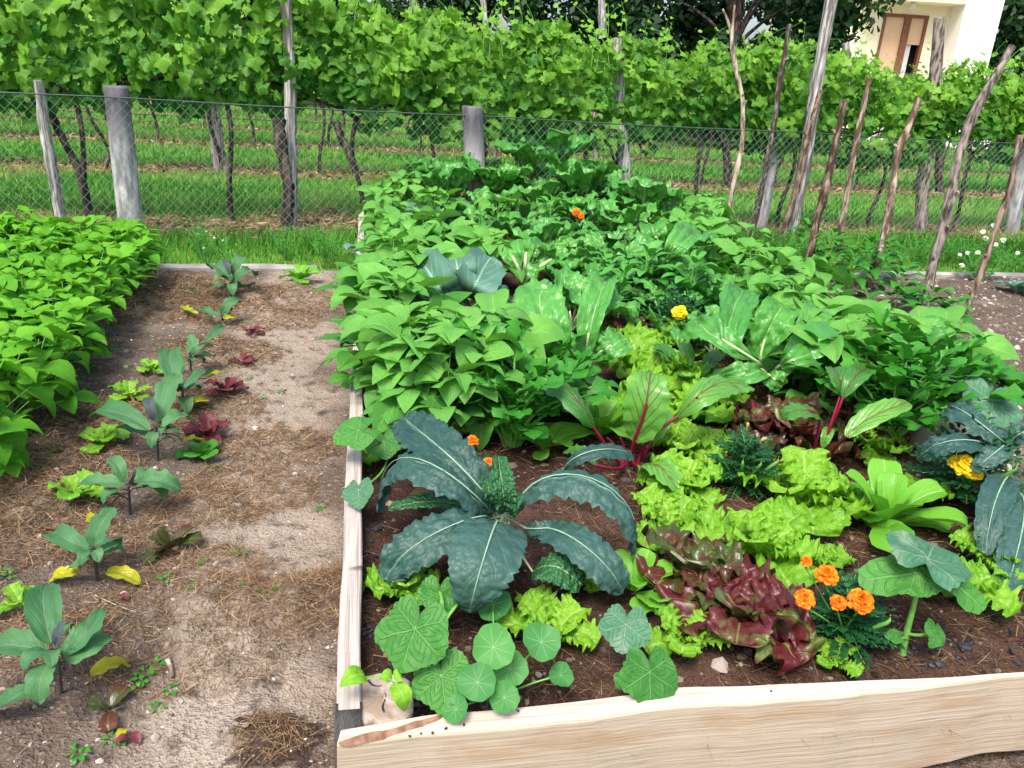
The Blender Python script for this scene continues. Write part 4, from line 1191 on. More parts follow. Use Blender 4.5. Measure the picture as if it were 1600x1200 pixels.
def rosette(name, label, cat, seed, mat, n, L, W, e0=.25, e1=1.35, a=1.0, b=.3, bend=.7, ruf=.0, rf=4, blis=0., bf=(6, 4), fold=.15, cup=0., nt=12, ns=8,
            stalk=0., stalkmat=None, rstalk=.006, group=None, inner=.6, mats=None, ser=0., zb=.0, tlo=.1, thi=.9, droop=0., rexp=1.7):
    r_ = np.random.default_rng(seed)
    t = thing(name, label, cat, (0, 0, 0), group)
    for i in range(n):
        f = (i + .5) / n; az = i * 2.399 + r_.uniform(-.3, .3) + seed
        e = e0 + (e1 - e0) * f + r_.uniform(-.12, .12)
        l = L * (1 - (1 - inner) * f ** 2) * r_.uniform(.85, 1.12); w = W * (1 - (1 - inner) * f ** 2) * r_.uniform(.85, 1.12)
        bd = bend * r_.uniform(.6, 1.3) * (1 - .4 * f)
        p0 = np.array([0, 0, zb + .01]) + pd(az, 0) * .006
        if stalk:
            s1 = p0 + pd(az, min(1.45, e + .25)) * stalk * l * .5; s2 = s1 + pd(az, e) * stalk * l * .5
        else: s2 = p0
        bl = l * (1 - stalk)
        m1 = s2 + pd(az, e) * bl * .4; m2 = m1 + pd(az, e - bd * .6) * bl * .35; m3 = m2 + pd(az, e - bd * 1.3) * bl * .28
        fc = pd(az, e - bd * .5 + PI / 2) + r_.normal(0, .15, 3)
        mb = MB()
        leaf(mb, [s2, m1, m2, m3], w, a, b, nt, ns, fc, fold + r_.normal(0, .06), cup, ruf, rf + r_.integers(0, 2), blis, bf, ser, tint=np.clip(tlo + (thi - tlo) * (.3 + .5 * f) + r_.normal(0, .15), 0, 1), rs=r_, droop=droop, rexp=rexp)
        lf = mb.build('leaf', mats[i % len(mats)] if mats else mat, t)
        if stalk and stalkmat:
            m2_ = MB(); tube(m2_, [p0, s1, s2, s2 + (m1 - s2) * .6], [rstalk * 1.2, rstalk, rstalk * .8, rstalk * .4], n=9, m=6, flat=.7)
            m2_.build('leaf_stalk', stalkmat, lf)
    return t


def curly(seed, label, s=1.0, n=13, group='green curly lettuces in the bed', flat=.0):
    return rosette('curly_lettuce', label, 'lettuce', seed, G['lettuce'], n, .195 * s, .082 * s, .5 - flat, 1.3 - flat * .6, .95, .22, .8, ruf=.19, rf=6, rexp=2.6, blis=.15, bf=(10, 6), fold=.25, nt=54, ns=18, group=group, inner=.65, ser=.05)


def smooth_lettuce(seed, label, s=1.0, n=12, group='smooth leaved green lettuces in the bed'):
    return rosette('smooth_lettuce', label, 'lettuce', seed, G['romaine'], n, .17 * s, .046 * s, .35, 1.35, 1.05, .32, .6, ruf=.05, rf=2, blis=.05, fold=.28, nt=12, ns=8, group=group, inner=.55)


def red_lettuce(seed, label, s=1.0, n=14, mats=None, group='red lettuces in the bed'):
    return rosette('red_lettuce', label, 'lettuce', seed, G['redlettuce'], n, .195 * s, .095 * s, .45, 1.35, .95, .25, .9, ruf=.17, rf=4, rexp=2.2, blis=.2, bf=(8, 5), fold=.2, nt=40, ns=18, group=group, inner=.6, mats=mats)


def chard(seed, label, s=1.0, n=10, mat='chard', group='swiss chard plants in the bed', e0=.5, bend=1.1):
    return rosette('swiss_chard', label, 'chard', seed, G[mat], n, .48 * s, .105 * s, e0, 1.4, .75, .42, bend, ruf=.14, rf=3, blis=.3, bf=(11, 6), fold=.18, nt=28, ns=14, stalk=.36, stalkmat=G['stempale'], rstalk=.008 * s, group=group, inner=.7)


def beet(seed, label, s=1.0, n=9, mat='beet'):
    return rosette('beetroot', label, 'beetroot', seed, G[mat], n, .42 * s, .06 * s, .7, 1.42, .6, .5, .9, ruf=.10, rf=4, blis=.10, bf=(7, 4), fold=.15, nt=16, ns=8, stalk=.45, stalkmat=G['stemred'], rstalk=.006 * s, group='beetroots with red stalks in the bed', inner=.7)


def cabbage(seed, label, s=1.0, n=10):
    return rosette('cabbage', label, 'cabbage', seed, G['cabbage'], n, .32 * s, .13 * s, .3, 1.3, .75, .28, .8, ruf=.06, rf=3, blis=.05, fold=.12, cup=.18, nt=12, ns=10, stalk=.2, stalkmat=G['stempale'], rstalk=.008, group='blue green cabbages in the bed', inner=.6)


def pepper(seed, label, s=1.0, group='dark leaved pepper plants in the bed', name='pepper_plant', mat='pepper', H=.4):
    r_ = np.random.default_rng(seed)
    t = thing(name, label, 'pepper plant', (0, 0, 0), group)
    st = MB(); fo = MB()
    tube(st, [(0, 0, -.02), (.005, 0, H * .5 * s), (0, .005, H * .95 * s)], [.006, .004], n=8, m=6)
    for i in range(28):
        f = (i + .5) / 28; az = i * 2.4 + r_.uniform(-.3, .3); z = H * s * (.2 + .78 * f)
        l = .185 * s * (1 - .35 * f) * r_.uniform(.7, 1.25); e = .1 + .7 * f + r_.normal(0, .2)
        p0 = np.array([0, 0, z]); p1 = p0 + pd(az, e) * (.04 + .05 * (1 - f)) * s
        tube(st, [p0, p1], [.002, .0015], n=3, m=4)
        m_ = p1 + pd(az, e - .1) * l * .5
        leaf(fo, [p1, m_, m_ + pd(az, e - .8) * l * .5], l * .27, .6, .8, 8, 6, (0, 0, 1), .2 + r_.normal(0, .1), blis=.06, tint=np.clip(.2 + .5 * f + r_.normal(0, .15), 0, 1), rs=r_)
    fo.build('foliage', G[mat], t); st.build('stem', G['stemgreen'], t)
    return t


def celery(seed, label, s=1.0, n=26):
    r_ = np.random.default_rng(seed)
    t = thing('celery_plant', label, 'celery', (0, 0, 0), 'celery plants in the bed')
    st = MB(); fo = MB()
    for i in range(n):
        f = i / n; az = i * 2.4 + r_.uniform(-.3, .3); e = .75 + .7 * f; l = (.20 + .06 * r_.uniform(-1, 1)) * s
        p0 = pd(az, 0) * .014 * s; p1 = p0 + pd(az, e + .15) * l * .5; p2 = p1 + pd(az, e - .25) * l * .55
        tube(st, [p0 - [0, 0, .02], p1, p2], [.006 * s, .0042 * s, .002 * s], n=8, m=6)
        S = curve([p0, p1, p2], 12)
        for j, (q, sc) in enumerate(((.62, .75), (.62, .75), (.82, .85), (.82, .85), (1.0, 1.1))):
            c = S[min(11, int(q * 11))]; da = (-1.1, 1.1, -.95, .95, 0)[j]
            a2 = az + da; ll = .062 * s * sc * r_.uniform(.8, 1.2)
            for d2 in (-.75, 0, .75):
                d = pd(a2 + d2, e - .55 + r_.normal(0, .25)); k2 = 1.0 if d2 == 0 else .75
                leaf(fo, [c, c + d * ll * .55 * k2 + [0, 0, .004], c + d * ll * k2 - [0, 0, .006]], ll * .33 * k2, .9, .35, 6, 4, (r_.normal(0, .3), r_.normal(0, .3), 1), .15, ser=.45, sf=3.0, ruf=.1, rf=2, tint=np.clip(.25 + .5 * f + r_.normal(0, .18), 0, 1), rs=r_)
    fo.build('foliage', G['celery'], t); st.build('stalks', G['stemgreen'], t)
    return t


def pompom(root, c, R, seed, mat, nor=(0, -.25, 1), rings=8):
    r_ = np.random.default_rng(seed); nor = nrm(nor); a = nrm(np.cross(nor, [.3, 1, .2])); b = np.cross(nor, a)
    mb = MB(); c = np.asarray(c, float)
    for k_ in range(rings):
        f = k_ / (rings - 1); n = int(16 - 9 * f)
        for i in range(n):
            th = (i + .5 * (k_ % 2)) / n * 2 * PI + r_.normal(0, .12); d = a * math.cos(th) + b * math.sin(th)
            e = -.1 + 1.45 * f + r_.normal(0, .14); l = R * (1 - .35 * f) * r_.uniform(.85, 1.12)
            dr = d * math.cos(e) + nor * math.sin(e)
            leaf(mb, [c + nor * R * .1 * f, c + dr * l * .6 + nor * R * .2 * f, c + dr * l * 1.0 + nor * R * .12 * f - nor * .12 * R * (1 - f)], R * .26, .9, .16, 6, 4, nor + dr * .01 - d * .3, .1, ruf=.3, rf=2, tint=np.clip(.6 - .3 * (k_ % 2) + r_.normal(0, .2) - .2 * f, 0, 1), rs=r_)
    fl = mb.build('flower', mat, root)
    cb = MB(); tube(cb, [c - nor * R * 1.5, c - nor * R * .7, c + nor * R * .02], [R * .12, R * .2, R * .38], n=7, m=8); cb.build('calyx', G['stemgreen'], fl)
    return fl


def marigold(seed, label, flowers=(), s=1.0, mat='petalorange', n=46, buds=2, group='marigolds in the bed', H=.16):
    """flowers: (dx, dy, z, radius) round the foot"""
    r_ = np.random.default_rng(seed)
    t = thing('marigold', label, 'marigold', (0, 0, 0), group)
    st = MB(); fo = MB()
    for i in range(n):
        f = i / n; az = i * 2.4; e = .1 + 1.1 * f + r_.uniform(-.2, .2); l = H * (.95 - .2 * f) * s * r_.uniform(.8, 1.15)
        z = H * .55 * f * s; p0 = np.array([0, 0, z]); p1 = p0 + pd(az, e + .2) * l * .5; p2 = p1 + pd(az, e - .3) * l * .5
        tube(st, [p0, p1, p2], [.002, .001], n=5, m=4)
        S = curve([p0, p1, p2], 9); sd = nrm(np.cross(S[-1] - S[0], [0, 0, 1]))
        tn = np.clip(.2 + .6 * f + r_.normal(0, .15), 0, 1)
        for j in range(2, 9):
            for sg in ((-1, 1) if j < 8 else (0,)):
                d = nrm(sd * sg * .95 + nrm(S[-1] - S[0]) * .75) ; ll = .030 * s * (1 if 3 < j < 8 else .8)
                q = S[j]; leaf(fo, [q, q + d * ll * .5 + [0, 0, .003], q + d * ll - [0, 0, .004]], ll * .26, .8, .9, 4, 2, (0, 0, 1), .1, tint=tn, rs=r_)
    fo.build('foliage', G['marigold'], t); st.build('stems', G['stemgreen'], t)
    for i, (dx, dy, z, R) in enumerate(flowers):
        fl = pompom(t, (dx, dy, z), R, seed * 7 + i, G[mat], (dx * 2, dy * 2 - .35, .8))
        m2 = MB(); tube(m2, [(0, 0, .02), (dx * .6, dy * .6, z * .6), (dx, dy, z - R)], [.0028, .0022], n=8, m=5); m2.build('flower_stem', G['stemgreen'], fl)
    for i in range(buds):
        az = r_.uniform(0, 6.28); p = pd(az, .9) * H * s * 1.15
        m2 = MB(); tube(m2, [p * .3, p * .85, p, p + [0, 0, .012], p + [0, 0, .02]], [.0018, .002, .0055, .006, .002], n=10, m=7); m2.build('bud', G['stemgreen'], t)
    return t


def put(o, p, rz=None, sc=None, label=None, group=None):
    o.location = [float(q) for q in p]
    if rz is not None: o.rotation_euler.z = rz
    if sc is not None: o.scale = (sc, sc, sc)
    if label: o['label'] = label
    if group: o['group'] = group
    return o


def onbed(px, py, h):
    """foot of a plant in the bed whose point at height h above the soil shows at px, py"""
    p = at(px, py, .212 + h); p[2] = zbed(p[0], p[1]); return p


def onground(px, py, h=0.0):
    p = at(px, py, h); p[2] = float(gz(p[0], p[1])); return p


# leaves laid out through known points: each point is picture x, y and height z
def pleaf(root, off, mat, pts, W, face=(0, -.25, 1), name='leaf', stalk=None, rst=.005, stmat=None, **kw):
    mb = MB(); P = [at(a, b, z) for a, b, z in pts]
    leaf(mb, P, W, face=face, **kw)
    o = mb.build(name, mat, root, off)
    if stalk:
        m2 = MB(); r = rst if isinstance(rst, list) else [rst * 1.15, rst, rst * .7]
        tube(m2, [at(a, b, z) for a, b, z in stalk] , r, n=12, m=7); m2.build('leaf_stalk', stmat or G['stemgreen'], o, off)
    return o


def pdisk(root, off, mat, c, nor, tip_px, R, kind, stalk=None, rst=.003, name='leaf', **kw):
    """round leaf: c = (px, py, z) of its stalk end, tip_px = picture point towards which its tip points"""
    C = at(*c); mb = MB()
    tp = at(tip_px[0], tip_px[1], c[2]) - C
    disk_leaf(mb, C, nor, tp + np.array([1e-4, 1e-4, 0]), R, kind, **kw)
    o = mb.build(name, mat, root, off)
    if stalk:
        m2 = MB(); tube(m2, [at(*q) for q in stalk] + [C - nrm(nor) * .002], rst, n=10, m=6); m2.build('leaf_stalk', G['stemgreen'], o, off)
    return o
# ------------------------------------------------------------------ bean patch at the left
protos = [bean_plant(100 + i, 'x', 'x', G['bean'], .42, 18, .122, .17) for i in range(5)]
c1, c2 = at(-25, 668, .20), at(188, 392, .28)
ed = c2 - c1; cnt = 0
for j in range(14):
    for i in range(13):
        f = -0.16 + 1.26 * j / 13.0
        P = c1 + ed * f + np.array([-.19 * i - .02, .05 * i, 0]) + np.array([rng.uniform(-.06, .06), rng.uniform(-.06, .06), 0])
        if P[1] > kerb_y(P[0]) - .12 or P[1] < 1.6: continue
        q = inview((P + [0, 0, .35])[None], 160)[0]
        if not q: continue
        P[2] = float(gz(P[0], P[1]))
        o = copy_tree(protos[(i * 3 + j * 5) % 5])
        lab = 'bright green bush bean plant in the dense patch left of the bare soil' if i else 'bright green bush bean plant on the edge of the dense patch, facing the bare soil'
        put(o, P, rng.uniform(0, 6.28), rng.uniform(.88, 1.12), lab, 'bush beans of the dense left patch' if i else 'bush beans along the edge of the left patch'); cnt += 1
for o in protos: kill(o)

# ------------------------------------------------------------------ eggplants on the bare soil
def eggplant(label, foot, leaves, top):
    b = onground(*foot)
    t = thing('eggplant', label, 'eggplant', b, 'young eggplants in a row on the bare soil')
    mb = MB(); tp = at(*top); tube(mb, [b - [0, 0, .03], (b + tp) / 2 + [.004, 0, 0], tp], [.0055, .0045, .004], n=8, m=7); mb.build('stem', G['stemlilac'], t, b)
    hgt = tp[2] - b[2]; dep = np.linalg.norm(b - CAMP)
    for q in range(5):
        az = rng.uniform(0, 6.28); l = (.05 + .05 * rng.uniform()) * (1 if hgt > .12 else .7); f = rng.uniform(.45, 1); p0 = b + (tp - b) * f; e = rng.uniform(.1, .9)
        p1 = p0 + pd(az, e) * l * .5; mb = MB(); leaf(mb, [p1, p1 + pd(az, e - .2) * l * .5, p1 + pd(az, e - .9) * l], l * .34, .5, .55, 12, 8, (0, 0, 1), .2, ruf=.12, rf=2, blis=.1)
        o = mb.build('leaf', G['eggplant'], t, b); m2 = MB(); tube(m2, [p0, p0 + pd(az, e + .3) * l * .25, p1], [.003, .002], n=6, m=5); m2.build('leaf_stalk', G['stemlilac'], o, b)
    for (pts, W, m) in leaves:
        P = [at(*q) for q in pts]
        mb = MB(); leaf(mb, P, W, .5, .55, 18, 10, (rng.normal(0, .25), -.25, 1), .22, .05, ruf=.13, rf=2, blis=.12, bf=(6, 4), ser=.12, sf=3.4, tint=None)
        o = mb.build('leaf', G[m], t, b)
        if m == 'yellowleaf': o['label'] = 'yellowing lower leaf'
        m2 = MB(); tube(m2, [tp + (b - tp) * rng.uniform(0, .3), (tp + P[0]) / 2 + [0, 0, .01], P[0]], [.003, .002], n=7, m=5); m2.build('leaf_stalk', G['stemlilac'], o, b)
    return t


E_, YL, LI = 'eggplant', 'yellowleaf', 'egglilac'
eggplant('large purple stemmed eggplant nearest the camera, with a spotted yellow leaf', (95, 1092), [
    ([(80, 1005, .20), (70, 965, .24), (72, 912, .24)], .042, E_), ([(72, 1022, .18), (40, 1010, .20), (-20, 1018, .15)], .04, E_),
    ([(100, 1018, .20), (125, 1000, .23), (160, 950, .25)], .026, E_), ([(100, 1030, .19), (125, 1010, .21), (158, 985, .18)], .045, E_),
    ([(85, 1010, .2), (92, 990, .24), (98, 968, .26)], .014, LI), ([(60, 1070, .10), (30, 1085, .10), (-10, 1110, .04)], .03, E_), ([(140, 1055, .08), (165, 1040, .09), (205, 1040, .05)], .025, YL)], (88, 1018, .2))
eggplant('eggplant with one tall upright leaf, second in the row from the camera', (150, 908), [
    ([(140, 862, .14), (115, 848, .17), (82, 832, .13)], .036, E_), ([(146, 855, .15), (152, 830, .2), (180, 792, .24)], .03, E_),
    ([(152, 862, .13), (165, 856, .14), (184, 848, .13)], .014, E_), ([(140, 872, .12), (125, 880, .11), (108, 885, .08)], .016, E_),
    ([(125, 890, .06), (100, 896, .06), (80, 903, .03)], .024, YL), ([(165, 893, .06), (190, 896, .06), (220, 912, .03)], .026, YL)], (146, 860, .14))
eggplant('eggplant with broad flat leaves and a violet heart, third in the row', (202, 806), [
    ([(196, 758, .15), (160, 752, .17), (122, 758, .13)], .032, E_), ([(210, 755, .15), (245, 750, .18), (284, 766, .13)], .044, E_),
    ([(195, 752, .16), (188, 735, .2), (170, 716, .2)], .026, E_), ([(203, 752, .16), (210, 745, .2), (212, 733, .22)], .014, LI),
    ([(172, 800, .06), (155, 812, .05), (140, 800, .04)], .02, YL)], (200, 760, .15))
eggplant('biggest eggplant of the row with grey green cupped leaves, in the middle', (246, 722), [
    ([(235, 672, .20), (195, 648, .24), (142, 650, .16)], .045, E_), ([(250, 660, .2), (258, 625, .26), (275, 585, .28)], .05, E_),
    ([(255, 668, .2), (275, 650, .23), (302, 660, .18)], .034, E_), ([(240, 658, .22), (236, 640, .27), (230, 622, .27)], .022, LI),
    ([(232, 680, .16), (212, 672, .15), (180, 667, .12)], .02, E_), ([(250, 680, .18), (255, 668, .2), (262, 664, .18)], .016, E_), ([(285, 690, .1), (300, 685, .11), (320, 690, .08)], .028, YL)], (244, 672, .19))
eggplant('eggplant with a long drooping yellow tipped leaf, fifth in the row', (286, 640), [
    ([(278, 610, .16), (268, 575, .24), (272, 545, .24)], .05, E_), ([(285, 610, .16), (305, 590, .2), (330, 582, .16)], .034, E_), ([(322, 592, .15), (340, 582, .15), (356, 584, .1)], .02, YL),
    ([(285, 625, .1), (305, 625, .1), (325, 622, .05)], .02, YL), ([(280, 612, .14), (265, 605, .16), (250, 610, .14)], .025, E_)], (284, 605, .17))
eggplant('eggplant with a narrow raised leaf, sixth in the row', (298, 584), [
    ([(295, 555, .15), (300, 530, .2), (296, 522, .22)], .03, E_), ([(298, 552, .15), (312, 545, .18), (330, 540, .15)], .03, E_), ([(300, 560, .12), (318, 556, .12), (334, 556, .08)], .026, E_),
    ([(320, 535, .14), (335, 520, .18), (350, 510, .17)], .024, E_)], (296, 555, .15))
eggplant('small eggplant with light green upright leaves, second from the far kerb', (347, 506), [
    ([(346, 492, .1), (355, 478, .16), (378, 468, .16)], .035, E_), ([(345, 494, .1), (330, 488, .12), (318, 482, .1)], .03, E_), ([(348, 495, .1), (355, 495, .1), (360, 490, .08)], .02, YL), ([(310, 490, .06), (300, 486, .07), (290, 478, .05)], .025, YL)], (347, 495, .1))
eggplant('eggplant farthest away, standing before the pale edging strip', (362, 462), [
    ([(362, 440, .18), (350, 425, .24), (332, 420, .2)], .05, E_), ([(364, 438, .18), (380, 425, .24), (400, 430, .18)], .045, E_), ([(363, 430, .2), (370, 412, .28), (385, 402, .28)], .04, E_),
    ([(360, 445, .14), (345, 447, .14), (333, 446, .1)], .03, E_), ([(366, 445, .14), (380, 447, .14), (393, 440, .12)], .03, E_), ([(360, 430, .22), (355, 415, .28), (350, 408, .28)], .02, LI)], (362, 440, .18))
# small lettuces on the bare soil
def mini(name, label, cat, seed, mat, px, py, s, n=7, ruf=.14, group=None):
    o = rosette(name, label, cat, seed, G[mat], n, .085 * s, .034 * s, .3, 1.3, .95, .25, .7, ruf=ruf, rf=3, blis=.08, nt=12, ns=8, group=group, inner=.6)
    return put(o, onground(px, py, .02 * s))


gr = 'small red lettuces on the bare soil'
mini('red_lettuce', 'small upright red lettuce farthest along the path, near the brown mulch', 'lettuce', 201, 'redsmall', 394, 528, .85, 6, .08, gr)
mini('red_lettuce', 'small pale pink and red lettuce folded upright beside the path', 'lettuce', 202, 'redsmall', 377, 572, .85, 6, .1, gr)
mini('red_lettuce', 'dark crimson spread out lettuce right of the long yellow tipped leaf', 'lettuce', 203, 'redsmall', 354, 618, 1.25, 8, .15, gr)
mini('red_lettuce', 'wide dark red lettuce right of the biggest eggplant', 'lettuce', 204, 'redsmall', 328, 680, 1.35, 8, .15, gr)
mini('red_lettuce', 'bronze green lettuce with a red base standing alone on the soil', 'lettuce', 205, 'bronze', 270, 858, 1.15, 7, .1, gr)
mini('red_lettuce', 'wilted thin reddish seedling at the lower left of the path', 'lettuce', 206, 'bronze', 172, 1122, .7, 4, .08, gr)
gr = 'small yellow green lettuces on the bare soil'
mini('curly_lettuce', 'small frilly yellow green lettuce behind the biggest eggplant', 'lettuce', 211, 'lettuce', 203, 626, 1.25, 9, .2, gr)
mini('curly_lettuce', 'flat frilly lettuce left of the stem of the biggest eggplant', 'lettuce', 212, 'lettuce', 162, 697, 1.2, 8, .2, gr)
mini('curly_lettuce', 'tiny light green lettuce partly behind the cupped eggplant leaf', 'lettuce', 213, 'lettuce', 238, 582, 1.0, 7, .2, gr)
mini('curly_lettuce', 'yellow green lettuce under the spread flat eggplant', 'lettuce', 214, 'lettuce', 120, 785, 1.2, 7, .2, gr)
mini('curly_lettuce', 'small lime lettuce left of the nearest eggplant', 'lettuce', 215, 'lettuce', 35, 952, .95, 6, .2, gr)
mini('smooth_lettuce', 'small leafy green plant before the pale edging strip by the bed', 'seedling', 216, 'romaine', 468, 438, 2.0, 8, .06)
mini('smooth_lettuce', 'small dark green basil like plant beside the biggest eggplant', 'seedling', 217, 'weed', 316, 712, 1.1, 8, .05)
# seedlings and weeds
wp = []
for i in range(4):
    r_ = np.random.default_rng(300 + i); t = thing('weed_seedling', 'x', 'weed', (0, 0, 0)); mb = MB()
    for j in range(8 + i):
        az = j * 2.4; l = r_.uniform(.012, .024); e = r_.uniform(.1, .9); p = pd(az, e) * r_.uniform(.004, .022)
        leaf(mb, [p, p + pd(az, e) * l * .6, p + pd(az, e - .6) * l * 1.1], l * .34, .8, .6, 4, 2, (0, 0, 1), .1, rs=r_)
    mb.build('leaves', G['weed'], t); wp.append(t)
for i, (px, py, s) in enumerate([(230, 1075, 1.4), (245, 1062, 1.2), (222, 1085, 1.1), (182, 1165, 1.3), (262, 925, 1.3), (310, 905, 1.0), (322, 900, 1.0), (300, 955, .9), (385, 950, .8), (470, 905, 1.1), (378, 880, .9),
                              (365, 880, .9), (15, 910, 1.3), (420, 955, 1.1), (435, 952, .9), (125, 1190, 1.2), (410, 630, 1.2), (440, 620, 1.1), (390, 600, .9), (345, 745, 1.0), (330, 740, 1.0), (140, 585, 1.3), (125, 600, 1.2),
                              (130, 615, 1.2), (95, 715, 1.3), (80, 725, 1.1), (180, 555, 1.3), (300, 470, 1.4), (440, 465, 1.5), (480, 455, 1.4), (270, 1095, .9), (500, 800, .9), (250, 1120, 1.0), (60, 745, 1.2), (200, 580, 1.0)]):
    o = copy_tree(wp[i % 4]); put(o, onground(px, py), i * 1.3, s * .72, 'tiny green weed seedling sprouting from the bare soil', 'weed seedlings on the bare soil')
for o in wp: kill(o)
# yellow and red fallen leaves, bark chip, stick
for (px, py, dx, dy, W, m, lab) in [(182, 1178, 22, -8, .012, 'redsmall', 'small red fallen leaf at the lower left beside the path'), (205, 1160, 14, 14, .012, 'redsmall', 'dark red fallen leaf near the lowest weed seedling'),
                               (200, 1150, -12, 20, .012, 'yellowleaf', 'tiny yellow fallen leaf on the soil'), (185, 945, 18, 6, .012, 'redsmall', 'pinkish curled dead leaf near the alone bronze lettuce')]:
    p = onground(px, py) + [0, 0, .012]; q = onground(px + dx, py + dy) + [0, 0, .01]
    mb = MB(); leaf(mb, [p, (p + q) / 2 + [0, 0, .012], q], W, .7, .6, 8, 4, (0, 0, 1), .3, ruf=.1, rf=2)
    tag(mb.build('fallen_leaf', G[m], None), lab, 'leaf')
mb = MB(); p, q = onground(265, 1058), onground(272, 1078); tube(mb, [p + [0, 0, .012], q + [0, 0, .008]], [.009, .006], n=6, m=7, rough=.12)
tag(mb.build('wood_chip', G['barkpale']), 'short pale wood chip lying at the end of a heap of dry grass', 'wood chip')
mb = MB(); tube(mb, [onground(150, 945) + [0, 0, .02], onground(185, 962) + [0, 0, .022], onground(215, 985) + [0, 0, .02]], [.002, .0012], n=8, m=5)
tag(mb.build('straw_stalk', G['barkpale']), 'long pale straw stalk lying across the soil by the nearest eggplant', 'straw')

# ------------------------------------------------------------------ kale in front
kb = onbed(790, 848, 0.0)
kale = thing('kale_plant', 'big dark blue green kale with long arching leaves in the front left of the bed', 'kale', kb, 'tuscan kale plants')
kale['group'] = 'dark kale plants in the bed'
mb = MB(); ktop = at(786, 792, .40); tube(mb, [kb - [0, 0, .04], (kb + ktop) / 2, ktop], [.014, .013, .008], n=8, m=9); mb.build('stem', G['stempale'], kale, kb)
K = dict(a=.42, b=.36, nt=48, ns=20, blis=.15, bf=(18, 6), ruf=.09, rf=8, ser=.08, sf=15)
MR = G['kalerib']
for pts, W, kw in [
    ([(778, 798, .38), (725, 735, .50), (678, 692, .53), (632, 652, .50)], .076, dict(fold=.05, tw=.25, face=(.15, -.5, 1))),
    ([(765, 800, .37), (692, 735, .52), (632, 715, .52), (590, 802, .34)], .068, dict(fold=-.25, tw=-.2, face=(-.3, -.25, 1), cup=-.2)),
    ([(760, 812, .35), (722, 815, .43), (668, 840, .41), (600, 905, .29)], .068, dict(fold=-.12, tw=.3, face=(-.2, -.35, 1))),
    ([(778, 822, .37), (768, 835, .46), (752, 885, .44), (733, 958, .31)], .094, dict(tw=.15, fold=-.06, cup=-.12, face=(0, -.5, 1), b=.48, blis=.05, ruf=.05, a=.42)),
    ([(802, 806, .38), (848, 748, .50), (925, 748, .53), (992, 866, .33)], .072, dict(fold=-.28, tw=.2, face=(.25, -.3, 1), cup=-.2)),
    ([(840, 835, .34), (890, 838, .42), (935, 872, .40), (974, 926, .30)], .058, dict(fold=-.1, tw=-.25, face=(.2, -.35, 1), blis=.05)),
    ([(930, 850, .33), (945, 880, .33), (960, 912, .28)], .04, dict(fold=-.3, face=(.6, -.2, 1))),
    ([(822, 826, .36), (845, 826, .39), (888, 818, .37)], .026, dict(fold=.1, blis=.16)),
    ([(880, 738, .36), (925, 705, .47), (955, 702, .47), (992, 716, .42)], .036, dict(fold=-.2, face=(.1, -.25, 1))),
    ([(745, 795, .34), (722, 775, .39), (690, 755, .38)], .03, dict(fold=.15)),
]:
    k2 = dict(K); k2.update(kw); pleaf(kale, kb, G['kale'], pts, W, **k2)
    mb = MB(); S = curve([at(*q) for q in pts], 16); S[:, 2] += .0012
    tube(mb, np.vstack([[ktop + (kb - ktop) * .25], S[:14]]) if np.linalg.norm(S[0] - ktop) < .2 else S[:14], [.0045, .0035, .0022, .0008], straight=True, m=6, flat=.5)
    mb.build('midrib', G['kalerib'], kale.children[-1], kb)
for pts, W, kw in [
    ([(790, 800, .40), (786, 765, .50), (779, 712, .56)], .036, dict(fold=.45, face=(.3, -.9, .2), blis=.22)),
    ([(770, 806, .36), (700, 785, .40), (606, 795, .36)], .030, dict(fold=.15, blis=.05)),
    ([(832, 893, .30), (868, 885, .36), (910, 915, .30)], .052, dict(fold=-.05, blis=.05, face=(.1, -.4, 1))),
    ([(800, 806, .40), (806, 785, .46), (812, 770, .47)], .02, dict(fold=.4, blis=.2)),
    ([(775, 790, .40), (765, 770, .46), (762, 740, .48)], .024, dict(fold=.4, blis=.2)),
]:
    k2 = dict(K); k2.update(kw); o = pleaf(kale, kb, G['kalegreen'], pts, W, stalk=[(790, 835, .30), ((790 + pts[0][0]) / 2, (830 + pts[0][1]) / 2, .33), pts[0]], rst=.004, stmat=G['stempale'], **k2)
o = pleaf(kale, kb, G['bronze'], [(735, 790, .30), (690, 770, .33), (640, 772, .29)], .04, a=.5, b=.5); o['label'] = 'old yellow brown lower leaf'

# kale at the right edge
k2b = onbed(1572, 800, 0)
kale2 = thing('kale_plant', 'dark blue kale with a tall pale stalk at the right edge of the bed', 'kale', k2b, 'dark kale plants in the bed')
mb = MB(); tube(mb, [k2b - [0, 0, .03], at(1578, 740, .36), at(1562, 690, .46)], [.012, .011, .007], n=8, m=8); mb.build('stem', G['stempale'], kale2, k2b)
for pts, W, kw in [
    ([(1568, 690, .46), (1540, 668, .54), (1500, 640, .56), (1478, 645, .50)], .060, dict(fold=-.2, blis=.2)),
    ([(1560, 712, .42), (1530, 690, .50), (1480, 690, .50), (1432, 718, .40)], .050, dict(fold=-.2)),
    ([(1575, 745, .36), (1560, 770, .42), (1548, 810, .38), (1540, 868, .29)], .050, dict(fold=-.05)),
    ([(1590, 770, .34), (1600, 810, .37), (1590, 860, .33), (1572, 925, .27)], .056, dict(fold=-.05)),
    ([(1570, 700, .44), (1590, 680, .5), (1630, 690, .46)], .05, dict()),
    ([(1565, 700, .44), (1545, 715, .47), (1520, 735, .42)], .04, dict(fold=-.1)),
]:
    kk = dict(K); kk.update(kw); lf = pleaf(kale2, k2b, G['kale'], pts, W, **kk)
    mb = MB(); S = curve([at(*q) for q in pts], 16); S[:, 2] += .0012; tube(mb, S[:14], [.004, .003, .001], straight=True, m=6, flat=.6); mb.build('midrib', G['kalerib'], lf, k2b)

